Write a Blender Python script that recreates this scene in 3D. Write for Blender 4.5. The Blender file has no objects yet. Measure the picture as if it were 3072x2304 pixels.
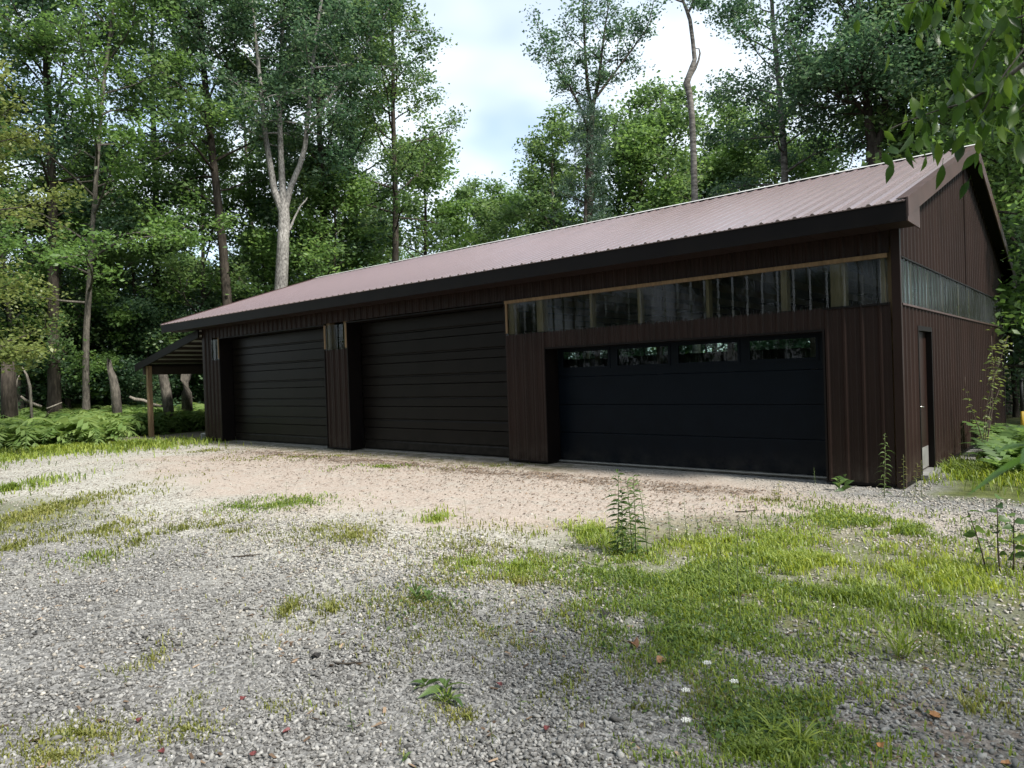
import bpy, bmesh, math, random
import numpy as np
from mathutils import Vector, Matrix

R = math.radians
C = bpy.context.scene.collection
sc = bpy.context.scene

# ------------------------------------------------------------------ camera
CAM = np.array([2.2207, -10.416, 1.65])
YAW, PITCH, ROLL, FPX = 0.712, -0.0104, -0.0335, 2126.88     # focal length in pixels of a 3072 wide frame
_fw = np.array([-math.sin(YAW) * math.cos(PITCH), math.cos(YAW) * math.cos(PITCH), math.sin(PITCH)])
_ri = np.array([math.cos(YAW), math.sin(YAW), 0.0])
_up = np.cross(_ri, _fw)
_r2 = _ri * math.cos(ROLL) + _up * math.sin(ROLL)
_u2 = -_ri * math.sin(ROLL) + _up * math.cos(ROLL)
cam_data = bpy.data.cameras.new('camera')
cam_data.sensor_width = 36.0
cam_data.lens = 36.0 * FPX / 3072.0
cam_data.clip_start = 0.05
cam_data.clip_end = 2000.0
cam_data.dof.use_dof = True
cam_data.dof.focus_distance = 12.0
cam_data.dof.aperture_fstop = 8.0
cam = bpy.data.objects.new('camera', cam_data)
C.objects.link(cam)
cam.matrix_world = Matrix(((_r2[0], _u2[0], -_fw[0], CAM[0]), (_r2[1], _u2[1], -_fw[1], CAM[1]),
                           (_r2[2], _u2[2], -_fw[2], CAM[2]), (0, 0, 0, 1)))
sc.camera = cam

# ------------------------------------------------------------------ sky, sun, exposure
SUN_TO = Vector((0.66, -0.03, 0.75)).normalized()
world = bpy.data.worlds.new('World')
sc.world = world
world.use_nodes = True
wt = world.node_tree
wt.nodes.clear()
w_out = wt.nodes.new('ShaderNodeOutputWorld')
w_bg = wt.nodes.new('ShaderNodeBackground')
w_bg.inputs['Strength'].default_value = 0.12
sky = wt.nodes.new('ShaderNodeTexSky')
sky.sky_type = 'NISHITA'
sky.sun_disc = False
sky.sun_elevation = math.asin(SUN_TO.z)
sky.sun_rotation = math.atan2(SUN_TO.x, SUN_TO.y)
sky.air_density = 1.0
sky.dust_density = 1.5
sky.ozone_density = 1.0
w_tc = wt.nodes.new('ShaderNodeTexCoord')
w_sep = wt.nodes.new('ShaderNodeSeparateXYZ')
w_add = wt.nodes.new('ShaderNodeMath'); w_add.operation = 'ADD'; w_add.inputs[1].default_value = 0.25
w_max = wt.nodes.new('ShaderNodeMath'); w_max.operation = 'MAXIMUM'; w_max.inputs[1].default_value = 0.12
w_dx = wt.nodes.new('ShaderNodeMath'); w_dx.operation = 'DIVIDE'
w_dy = wt.nodes.new('ShaderNodeMath'); w_dy.operation = 'DIVIDE'
w_cmb = wt.nodes.new('ShaderNodeCombineXYZ')
world.cycles.sampling_method = 'MANUAL'; world.cycles.sample_map_resolution = 256
w_noise = wt.nodes.new('ShaderNodeTexNoise')
w_noise.inputs['Scale'].default_value = 1.7
w_noise.inputs['Detail'].default_value = 3.0
w_noise.inputs['Roughness'].default_value = 0.55
w_noise.inputs['Distortion'].default_value = 0.0
w_ramp = wt.nodes.new('ShaderNodeValToRGB')
w_ramp.color_ramp.elements[0].position = 0.36
w_ramp.color_ramp.elements[0].color = (0.28, 0.28, 0.28, 1)
w_ramp.color_ramp.elements[1].position = 0.56
w_ramp.color_ramp.elements[1].color = (0.95, 0.95, 0.95, 1)
w_mix = wt.nodes.new('ShaderNodeMix'); w_mix.data_type = 'RGBA'
w_mix.inputs['B'].default_value = (4.1, 4.55, 4.95, 1)
L = wt.links.new
L(w_tc.outputs['Generated'], w_sep.inputs[0])
L(w_sep.outputs['Z'], w_add.inputs[0]); L(w_add.outputs[0], w_max.inputs[0])
L(w_sep.outputs['X'], w_dx.inputs[0]); L(w_max.outputs[0], w_dx.inputs[1])
L(w_sep.outputs['Y'], w_dy.inputs[0]); L(w_max.outputs[0], w_dy.inputs[1])
L(w_dx.outputs[0], w_cmb.inputs[0]); L(w_dy.outputs[0], w_cmb.inputs[1])
L(w_cmb.outputs[0], w_noise.inputs['Vector'])
L(w_noise.outputs['Fac'], w_ramp.inputs[0])
L(w_ramp.outputs[0], w_mix.inputs['Factor'])
L(sky.outputs[0], w_mix.inputs['A'])
L(w_mix.outputs['Result'], w_bg.inputs['Color'])
L(w_bg.outputs[0], w_out.inputs['Surface'])

sun_data = bpy.data.lights.new('sun', 'SUN')
sun_data.energy = 3.4
sun_data.angle = R(9.0)
sun_data.color = (1.0, 0.95, 0.87)
sun = bpy.data.objects.new('sun', sun_data)
C.objects.link(sun)
sun.rotation_euler = SUN_TO.to_track_quat('Z', 'Y').to_euler()
sun.location = (10, 5, 30)

sc.view_settings.view_transform = 'Standard'
sc.view_settings.look = 'None'
sc.view_settings.gamma = 1.0
sc.view_settings.exposure = 1.22
sc.view_settings.use_curve_mapping = False
sc.cycles.max_bounces = 7
sc.cycles.diffuse_bounces = 4
sc.cycles.glossy_bounces = 3
sc.cycles.transmission_bounces = 4
sc.cycles.transparent_max_bounces = 12
sc.cycles.caustics_reflective = False
sc.cycles.caustics_refractive = False
sc.cycles.use_denoising = True
try:
    sc.cycles.denoiser = 'OPENIMAGEDENOISE'
    sc.cycles.denoising_input_passes = 'RGB_ALBEDO_NORMAL'
    sc.cycles.denoising_prefilter = 'ACCURATE'
except Exception:
    pass

# ------------------------------------------------------------------ helpers
rng = np.random.default_rng(7)
random.seed(7)


def at(px, dist):
    """world x, y standing at a horizontal distance along a compass bearing (bearing given as frame column)"""
    d = _fw * FPX + _r2 * (px - 1536.0)
    d = d / math.hypot(d[0], d[1])
    return CAM[0] + d[0] * dist, CAM[1] + d[1] * dist


def smooth(a, b, v):
    t = np.clip((np.asarray(v, dtype=float) - a) / (b - a), 0, 1)
    return t * t * (3 - 2 * t)


def gz(x, y):
    """height of the ground"""
    x = np.asarray(x, dtype=float); y = np.asarray(y, dtype=float)
    d = np.maximum(np.maximum(-23.5 - x, y - 14.0), 0)
    d = np.maximum(d, np.maximum(x - 3.0, 0) * 0.5)
    rise = 0.45 * smooth(0, 12, d)
    away = smooth(0.2, 1.2, np.maximum(np.maximum(-19.6 - x, x - 0.2), np.maximum(-0.3 - y, y - 10.7)))
    b = 0.016 * np.sin(x * 1.7 + 0.6) * np.sin(y * 1.3 + 1.1) + 0.010 * np.sin(x * 4.1 + y * 2.3) + 0.006 * np.sin(y * 6.7 - x * 3.1)
    return rise + b * away - 0.012


def tag(o, label=None, cat=None, group=None, kind=None):
    if label: o['label'] = label
    if cat: o['category'] = cat
    if group: o['group'] = group
    if kind: o['kind'] = kind
    return o


def empty(name, loc, rz=0.0, label=None, cat=None, group=None):
    o = bpy.data.objects.new(name, None)
    o.empty_display_size = 0.3
    o.location = loc
    o.rotation_euler = (0, 0, rz)
    C.objects.link(o)
    return tag(o, label, cat, group)


def link(name, me, parent=None, loc=None, rot=None, scale=None):
    o = bpy.data.objects.new(name, me)
    C.objects.link(o)
    if parent is not None: o.parent = parent
    if loc is not None: o.location = loc
    if rot is not None: o.rotation_euler = rot
    if scale is not None: o.scale = scale
    return o


def fast_mesh(name, verts, faces, mat, smooth_shade=False, attrs=None):
    """verts (N,3), faces (M,k) with one k"""
    verts = np.asarray(verts, dtype=np.float32); faces = np.asarray(faces, dtype=np.int32)
    me = bpy.data.meshes.new(name)
    n, (m, k) = len(verts), faces.shape
    me.vertices.add(n); me.vertices.foreach_set('co', verts.ravel())
    me.loops.add(m * k); me.loops.foreach_set('vertex_index', faces.ravel())
    me.polygons.add(m)
    me.polygons.foreach_set('loop_start', np.arange(0, m * k, k, dtype=np.int32))
    try:
        me.polygons.foreach_set('loop_total', np.full(m, k, dtype=np.int32))
    except Exception:
        pass
    if smooth_shade:
        me.polygons.foreach_set('use_smooth', np.ones(m, dtype=bool))
    if attrs:
        for an, av in attrs.items():
            a = me.attributes.new(an, 'FLOAT', 'POINT')
            a.data.foreach_set('value', np.asarray(av, dtype=np.float32))
    me.materials.append(mat)
    me.update(calc_edges=True)
    me.validate()
    return me


class MB:
    """collects polygons of one part"""
    def __init__(self):
        self.v = []; self.f = []

    def poly(self, *pts):
        b = len(self.v); self.v += [tuple(p) for p in pts]; self.f.append(tuple(range(b, b + len(pts))))
        return self

    def box(self, x0, x1, y0, y1, z0, z1):
        b = len(self.v)
        self.v += [(x0, y0, z0), (x1, y0, z0), (x1, y1, z0), (x0, y1, z0), (x0, y0, z1), (x1, y0, z1), (x1, y1, z1), (x0, y1, z1)]
        for q in ((0, 3, 2, 1), (4, 5, 6, 7), (0, 1, 5, 4), (1, 2, 6, 5), (2, 3, 7, 6), (3, 0, 4, 7)):
            self.f.append(tuple(b + i for i in q))
        return self

    def beam(self, p, q, w, h, upv=(0, 0, 1)):
        p = Vector(p); q = Vector(q); d = (q - p).normalized()
        s = d.cross(Vector(upv)).normalized(); u = s.cross(d).normalized()
        b = len(self.v)
        for c in (p, q):
            for a, e in ((-1, -1), (1, -1), (1, 1), (-1, 1)):
                self.v.append(tuple(c + s * (a * w / 2) + u * (e * h / 2)))
        for k in ((0, 3, 2, 1), (4, 5, 6, 7), (0, 1, 5, 4), (1, 2, 6, 5), (2, 3, 7, 6), (3, 0, 4, 7)):
            self.f.append(tuple(b + i for i in k))
        return self

    def prism(self, pts2, axis, a0, a1):
        """closed outline extruded along an axis: axis 'x' -> pts (y,z), 'y' -> (x,z), 'z' -> (x,y)"""
        n = len(pts2); b = len(self.v)
        for a in (a0, a1):
            for (s, t) in pts2:
                self.v.append((a, s, t) if axis == 'x' else ((s, a, t) if axis == 'y' else (s, t, a)))
        self.f.append(tuple(b + i for i in range(n - 1, -1, -1)))
        self.f.append(tuple(b + n + i for i in range(n)))
        for i in range(n):
            j = (i + 1) % n
            self.f.append((b + i, b + j, b + n + j, b + n + i))
        return self

    def tube(self, pts, rads, sides=8, cap=True):
        pts = [Vector(p) for p in pts]; b = len(self.v); n = len(pts)
        for i, p in enumerate(pts):
            d = (pts[min(i + 1, n - 1)] - pts[max(i - 1, 0)]).normalized()
            ref = Vector((0, 0, 1)) if abs(d.z) < 0.9 else Vector((1, 0, 0))
            s = d.cross(ref).normalized(); u = s.cross(d)
            for k in range(sides):
                a = 2 * math.pi * k / sides
                self.v.append(tuple(p + (s * math.cos(a) + u * math.sin(a)) * rads[i]))
        for i in range(n - 1):
            for k in range(sides):
                k2 = (k + 1) % sides
                self.f.append((b + i * sides + k, b + i * sides + k2, b + (i + 1) * sides + k2, b + (i + 1) * sides + k))
        if cap:
            self.f.append(tuple(b + k for k in range(sides - 1, -1, -1)))
            self.f.append(tuple(b + (n - 1) * sides + k for k in range(sides)))
        return self

    def mesh(self, name, mat, smooth_shade=False):
        me = bpy.data.meshes.new(name)
        me.from_pydata(self.v, [], self.f)
        bm = bmesh.new(); bm.from_mesh(me)
        bmesh.ops.recalc_face_normals(bm, faces=bm.faces)
        bm.to_mesh(me); bm.free()
        me.materials.append(mat)
        if smooth_shade:
            me.polygons.foreach_set('use_smooth', np.ones(len(me.polygons), dtype=bool))
        return me

    def build(self, name, mat, parent=None, smooth_shade=False, loc=None):
        return link(name, self.mesh(name, mat, smooth_shade), parent, loc)


# ------------------------------------------------------------------ materials
def new_mat(name):
    m = bpy.data.materials.new(name)
    m.use_nodes = True
    t = m.node_tree
    return m, t, t.nodes['Principled BSDF'], t.nodes['Material Output']


def N(t, kind, **kw):
    n = t.nodes.new(kind)
    for k, v in kw.items():
        if k.startswith('i_'):
            key = k[2:]
            n.inputs[int(key) if key.isdigit() else key.replace('_', ' ')].default_value = v
        else:
            setattr(n, k, v)
    return n


def ramp(t, stops, interp='LINEAR'):
    n = t.nodes.new('ShaderNodeValToRGB')
    cr = n.color_ramp; cr.interpolation = interp
    while len(cr.elements) < len(stops): cr.elements.new(0.5)
    for e, (p, c) in zip(cr.elements, stops):
        e.position = p; e.color = (*c, 1) if len(c) == 3 else c
    return n


def surf(name, c1, c2, scale=6.0, rough=0.6, metallic=0.0, bump=0.0, bscale=40.0, stretch=(1, 1, 1), spec=0.5, detail=6.0, lo=0.35, hi=0.65, rvar=0.0):
    m, t, b, o = new_mat(name)
    tc = N(t, 'ShaderNodeTexCoord'); mp = N(t, 'ShaderNodeMapping')
    mp.inputs['Scale'].default_value = stretch
    t.links.new(tc.outputs['Object'], mp.inputs['Vector'])
    nz = N(t, 'ShaderNodeTexNoise', i_Scale=scale, i_Detail=detail, i_Roughness=0.6)
    t.links.new(mp.outputs[0], nz.inputs['Vector'])
    rp = ramp(t, [(lo, c1), (hi, c2)])
    t.links.new(nz.outputs['Fac'], rp.inputs[0])
    t.links.new(rp.outputs[0], b.inputs['Base Color'])
    b.inputs['Roughness'].default_value = rough
    b.inputs['Metallic'].default_value = metallic
    b.inputs['Specular IOR Level'].default_value = spec
    if rvar:
        mr = N(t, 'ShaderNodeMapRange', i_3=rough - rvar, i_4=rough + rvar)
        t.links.new(nz.outputs['Fac'], mr.inputs[0]); t.links.new(mr.outputs[0], b.inputs['Roughness'])
    if bump:
        n2 = N(t, 'ShaderNodeTexNoise', i_Scale=bscale, i_Detail=4.0)
        t.links.new(mp.outputs[0], n2.inputs['Vector'])
        bp = N(t, 'ShaderNodeBump', i_Strength=bump, i_Distance=0.02)
        t.links.new(n2.outputs['Fac'], bp.inputs['Height']); t.links.new(bp.outputs[0], b.inputs['Normal'])
    return m


def add_dust(m, col, top, amount, scale=5.0):
    """splashed dirt on the lowest part of a wall or door, patchy"""
    t = m.node_tree; b = t.nodes['Principled BSDF']
    src = b.inputs['Base Color'].links[0].from_socket
    geo = N(t, 'ShaderNodeNewGeometry'); sp = N(t, 'ShaderNodeSeparateXYZ')
    t.links.new(geo.outputs['Position'], sp.inputs[0])
    mr = N(t, 'ShaderNodeMapRange', interpolation_type='SMOOTHSTEP', i_1=top, i_2=0.0, i_3=0.0, i_4=1.0)
    t.links.new(sp.outputs['Z'], mr.inputs[0])
    nz = N(t, 'ShaderNodeTexNoise', i_Scale=scale, i_Detail=4.0, i_Roughness=0.7)
    t.links.new(geo.outputs['Position'], nz.inputs['Vector'])
    r2 = N(t, 'ShaderNodeMapRange', i_1=0.35, i_2=0.70, i_3=0.0, i_4=1.0); t.links.new(nz.outputs['Fac'], r2.inputs[0])
    mu = N(t, 'ShaderNodeMath', operation='MULTIPLY'); t.links.new(mr.outputs[0], mu.inputs[0]); t.links.new(r2.outputs[0], mu.inputs[1])
    m3 = N(t, 'ShaderNodeMath', operation='MULTIPLY'); m3.inputs[1].default_value = amount; t.links.new(mu.outputs[0], m3.inputs[0])
    mx = N(t, 'ShaderNodeMix', data_type='RGBA'); mx.inputs['B'].default_value = (*col, 1)
    t.links.new(m3.outputs[0], mx.inputs['Factor']); t.links.new(src, mx.inputs['A']); t.links.new(mx.outputs['Result'], b.inputs['Base Color'])
    return m


def leaf_mat(name, c_dark, c_mid, c_light, trans=0.45, rough=0.45, spec=0.35):
    m, t, b, o = new_mat(name)
    at_ = N(t, 'ShaderNodeAttribute', attribute_name='tint')
    oi = N(t, 'ShaderNodeObjectInfo')
    mx = N(t, 'ShaderNodeMath', operation='MULTIPLY_ADD', i_1=0.22)
    mx.inputs[1].default_value = 0.22
    t.links.new(oi.outputs['Random'], mx.inputs[0]); 
    sub = N(t, 'ShaderNodeMath', operation='SUBTRACT'); sub.inputs[1].default_value = 0.11
    t.links.new(at_.outputs['Fac'], mx.inputs[2]); t.links.new(mx.outputs[0], sub.inputs[0])
    rp = ramp(t, [(0.05, c_dark), (0.5, c_mid), (0.97, c_light)])
    t.links.new(sub.outputs[0], rp.inputs[0])
    t.links.new(rp.outputs[0], b.inputs['Base Color'])
    b.inputs['Roughness'].default_value = rough
    b.inputs['Specular IOR Level'].default_value = spec
    tr = N(t, 'ShaderNodeBsdfTranslucent')
    hsv = N(t, 'ShaderNodeHueSaturation', i_Hue=0.485, i_Saturation=1.1, i_Value=1.5)
    t.links.new(rp.outputs[0], hsv.inputs['Color']); t.links.new(hsv.outputs[0], tr.inputs['Color'])
    ms = N(t, 'ShaderNodeMixShader'); ms.inputs[0].default_value = trans
    t.links.new(b.outputs[0], ms.inputs[1]); t.links.new(tr.outputs[0], ms.inputs[2])
    t.links.new(ms.outputs[0], o.inputs['Surface'])
    return m


M = {}
M['wall_steel'] = surf('brown_wall_steel', (0.0155, 0.0084, 0.0066), (0.0225, 0.0120, 0.0094), 1.3, 0.42, stretch=(1, 1, 0.35), spec=0.16, rvar=0.06)
M['roof_steel'] = surf('brown_roof_steel', (0.078, 0.043, 0.041), (0.120, 0.071, 0.068), 0.9, 0.30, spec=1.0, stretch=(1, 0.4, 1), rvar=0.06)
_rb = M['roof_steel'].node_tree.nodes['Principled BSDF']
_rb.inputs['Coat Weight'].default_value = 1.0
_rb.inputs['Coat Roughness'].default_value = 0.22
_rb.inputs['Sheen Weight'].default_value = 0.6
_rb.inputs['Sheen Roughness'].default_value = 0.45
_rb.inputs['Sheen Tint'].default_value = (1.0, 0.84, 0.87, 1)
M['trim_steel'] = surf('dark_trim_steel', (0.0050, 0.0038, 0.0038), (0.0075, 0.0055, 0.0050), 2.0, 0.5, spec=0.14)
M['rake_steel'] = surf('rake_trim_steel', (0.052, 0.030, 0.027), (0.075, 0.045, 0.041), 2.0, 0.40, spec=0.4)
M['soffit'] = surf('soffit_vinyl', (0.018, 0.012, 0.012), (0.025, 0.016, 0.015), 2.0, 0.5, spec=0.25)
M['door_dark'] = surf('dark_overhead_door_paint', (0.0012, 0.0032, 0.0062), (0.0020, 0.0046, 0.0085), 3.0, 0.42, bump=0.04, bscale=160, spec=0.10)
M['door_ribbed'] = surf('ribbed_door_paint', (0.0062, 0.0050, 0.0043), (0.0088, 0.0070, 0.0060), 2.0, 0.40, spec=0.13)
M['wood'] = surf('pale_framing_lumber', (0.15, 0.095, 0.048), (0.23, 0.15, 0.078), 3.0, 0.75, stretch=(8, 8, 1), bump=0.1)
M['wood_grey'] = surf('weathered_lumber', (0.13, 0.10, 0.075), (0.24, 0.19, 0.14), 3.0, 0.8, stretch=(8, 8, 1), bump=0.15)
M['wood_dark'] = surf('dark_stained_lumber', (0.030, 0.024, 0.020), (0.055, 0.043, 0.036), 3.0, 0.8, stretch=(1, 8, 8), bump=0.1)
M['post_wood'] = surf('treated_post_lumber', (0.20, 0.12, 0.065), (0.34, 0.23, 0.13), 2.5, 0.8, stretch=(10, 10, 1), bump=0.15)
M['lean_steel'] = surf('bare_underside_steel', (0.40, 0.40, 0.385), (0.52, 0.52, 0.50), 2.0, 0.5)
M['concrete'] = surf('slab_concrete', (0.30, 0.29, 0.27), (0.42, 0.41, 0.38), 3.0, 0.85, bump=0.2)
M['white_metal'] = surf('bare_threshold_metal', (0.22, 0.22, 0.21), (0.30, 0.30, 0.29), 5.0, 0.4, metallic=0.3)
M['chrome'] = surf('satin_nickel', (0.60, 0.58, 0.54), (0.70, 0.68, 0.64), 5.0, 0.25, metallic=0.9)
M['block'] = surf('grey_concrete_block', (0.28, 0.28, 0.28), (0.40, 0.40, 0.39), 20.0, 0.9, bump=0.4)


def clear_mat(name, tint, fac_dif, rough, wavy=0.0, refl=1.0):
    m, t, b, o = new_mat(name)
    t.nodes.remove(b)
    tr = N(t, 'ShaderNodeBsdfTransparent'); tr.inputs[0].default_value = (*tint, 1)
    gl = N(t, 'ShaderNodeBsdfGlossy'); gl.inputs['Roughness'].default_value = rough
    gl.inputs['Color'].default_value = (0.9, 0.92, 0.95, 1)
    if wavy:
        tc = N(t, 'ShaderNodeTexCoord'); mp = N(t, 'ShaderNodeMapping'); mp.inputs['Scale'].default_value = (7, 7, 0.7)
        t.links.new(tc.outputs['Object'], mp.inputs['Vector'])
        nz = N(t, 'ShaderNodeTexNoise', i_Scale=1.0, i_Detail=2.0); t.links.new(mp.outputs[0], nz.inputs['Vector'])
        bp = N(t, 'ShaderNodeBump', i_Strength=wavy, i_Distance=0.05); t.links.new(nz.outputs['Fac'], bp.inputs['Height'])
        t.links.new(bp.outputs[0], gl.inputs['Normal'])
    df = N(t, 'ShaderNodeBsdfTranslucent'); df.inputs[0].default_value = (0.55, 0.58, 0.56, 1)
    dd = N(t, 'ShaderNodeBsdfDiffuse'); dd.inputs[0].default_value = (0.45, 0.47, 0.45, 1)
    m0 = N(t, 'ShaderNodeMixShader'); m0.inputs[0].default_value = 0.5
    t.links.new(df.outputs[0], m0.inputs[1]); t.links.new(dd.outputs[0], m0.inputs[2])
    m1 = N(t, 'ShaderNodeMixShader'); m1.inputs[0].default_value = fac_dif
    t.links.new(tr.outputs[0], m1.inputs[1]); t.links.new(m0.outputs[0], m1.inputs[2])
    fr = N(t, 'ShaderNodeFresnel', i_IOR=1.5)
    m2 = N(t, 'ShaderNodeMixShader')
    rf = N(t, 'ShaderNodeMath', operation='MULTIPLY'); rf.inputs[1].default_value = refl; t.links.new(fr.outputs[0], rf.inputs[0])
    t.links.new(rf.outputs[0], m2.inputs[0]); t.links.new(m1.outputs[0], m2.inputs[1]); t.links.new(gl.outputs[0], m2.inputs[2])
    t.links.new(m2.outputs[0], o.inputs['Surface'])
    return m


add_dust(M['wall_steel'], (0.075, 0.062, 0.05), 0.55, 0.55)
add_dust(M['door_dark'], (0.06, 0.055, 0.048), 0.45, 0.35)
add_dust(M['door_ribbed'], (0.07, 0.06, 0.05), 0.50, 0.40)
M['clear'] = clear_mat('clear_corrugated_plastic', (0.70, 0.80, 0.78), 0.015, 0.06, 0.0, 0.55)
M['clear_side'] = clear_mat('dusty_clear_corrugated_plastic', (0.66, 0.78, 0.73), 0.06, 0.10, 0.18, 0.8)
M['glass'] = clear_mat('door_glass', (0.60, 0.72, 0.64), 0.005, 0.02, 0.0, 0.6)

# leaves
M['leaf_deep'] = leaf_mat('deep_green_leaf', (0.034, 0.072, 0.042), (0.076, 0.142, 0.074), (0.145, 0.225, 0.105), 0.45)
M['leaf_mid'] = leaf_mat('mid_green_leaf', (0.048, 0.094, 0.034), (0.096, 0.170, 0.060), (0.170, 0.255, 0.090), 0.48)
M['leaf_bright'] = leaf_mat('bright_green_leaf', (0.070, 0.135, 0.038), (0.128, 0.225, 0.066), (0.195, 0.300, 0.100), 0.50)
M['leaf_olive'] = leaf_mat('olive_green_leaf', (0.070, 0.098, 0.028), (0.135, 0.178, 0.052), (0.215, 0.255, 0.085), 0.46)
M['needle'] = leaf_mat('pine_needle', (0.034, 0.070, 0.046), (0.066, 0.120, 0.074), (0.110, 0.170, 0.100), 0.2)
M['fern'] = leaf_mat('fern_frond', (0.060, 0.115, 0.034), (0.135, 0.220, 0.066), (0.230, 0.315, 0.110), 0.48)
M['grass_green'] = leaf_mat('green_grass_blade', (0.082, 0.124, 0.022), (0.165, 0.238, 0.042), (0.280, 0.335, 0.062), 0.45)
M['grass_olive'] = leaf_mat('yellowish_grass_blade', (0.085, 0.100, 0.020), (0.170, 0.190, 0.040), (0.280, 0.270, 0.085), 0.40)
M['weed'] = leaf_mat('weed_leaf', (0.035, 0.075, 0.020), (0.080, 0.140, 0.036), (0.150, 0.210, 0.070), 0.40)
M['bough_leaf'] = leaf_mat('overhanging_leaf', (0.018, 0.046, 0.010), (0.050, 0.110, 0.018), (0.120, 0.195, 0.034), 0.50, 0.35)
M['stem'] = surf('weed_stem', (0.06, 0.085, 0.03), (0.11, 0.13, 0.05), 8, 0.6)
M['dark_stem'] = surf('dry_dark_stem', (0.035, 0.025, 0.018), (0.07, 0.05, 0.03), 8, 0.7)


def bark(name, c1, c2, c3, scale, stretch, bump=0.6, band=False):
    m, t, b, o = new_mat(name)
    tc = N(t, 'ShaderNodeTexCoord'); mp = N(t, 'ShaderNodeMapping'); mp.inputs['Scale'].default_value = stretch
    t.links.new(tc.outputs['Object'], mp.inputs['Vector'])
    nz = N(t, 'ShaderNodeTexNoise', i_Scale=scale, i_Detail=8.0, i_Roughness=0.65)
    t.links.new(mp.outputs[0], nz.inputs['Vector'])
    rp = ramp(t, [(0.32, c1), (0.5, c2), (0.68, c3)])
    t.links.new(nz.outputs['Fac'], rp.inputs[0])
    n2 = N(t, 'ShaderNodeTexNoise', i_Scale=1.1, i_Detail=3.0)
    t.links.new(tc.outputs['Object'], n2.inputs['Vector'])
    mr = N(t, 'ShaderNodeMapRange', i_1=0.3, i_2=0.7, i_3=0.6, i_4=1.15)
    t.links.new(n2.outputs['Fac'], mr.inputs[0])
    mm = N(t, 'ShaderNodeMix', data_type='RGBA', blend_type='MULTIPLY'); mm.inputs['Factor'].default_value = 1.0
    t.links.new(rp.outputs[0], mm.inputs['A']); t.links.new(mr.outputs[0], mm.inputs['B'])
    t.links.new(mm.outputs['Result'], b.inputs['Base Color'])
    b.inputs['Roughness'].default_value = 0.9
    b.inputs['Specular IOR Level'].default_value = 0.2
    bp = N(t, 'ShaderNodeBump', i_Strength=bump, i_Distance=0.04)
    t.links.new(nz.outputs['Fac'], bp.inputs['Height']); t.links.new(bp.outputs[0], b.inputs['Normal'])
    return m


M['bark_dark'] = bark('dark_furrowed_bark', (0.022, 0.018, 0.014), (0.050, 0.042, 0.034), (0.095, 0.080, 0.064), 5.0, (3, 3, 0.6))
M['bark_silver'] = bark('silvery_bark', (0.075, 0.070, 0.066), (0.235, 0.225, 0.21), (0.42, 0.405, 0.38), 11.0, (1.6, 1.6, 0.8))
M['bark_birch'] = bark('pale_birch_bark', (0.04, 0.036, 0.032), (0.16, 0.15, 0.135), (0.30, 0.285, 0.26), 4.5, (0.9, 0.9, 2.6), 0.4)
M['bark_grey'] = bark('grey_bark', (0.05, 0.045, 0.04), (0.11, 0.10, 0.085), (0.19, 0.17, 0.145), 6.0, (2.5, 2.5, 0.8))
M['dead_wood'] = bark('weathered_dead_wood', (0.10, 0.09, 0.075), (0.22, 0.20, 0.17), (0.36, 0.33, 0.28), 8.0, (4, 4, 0.5))

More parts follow.
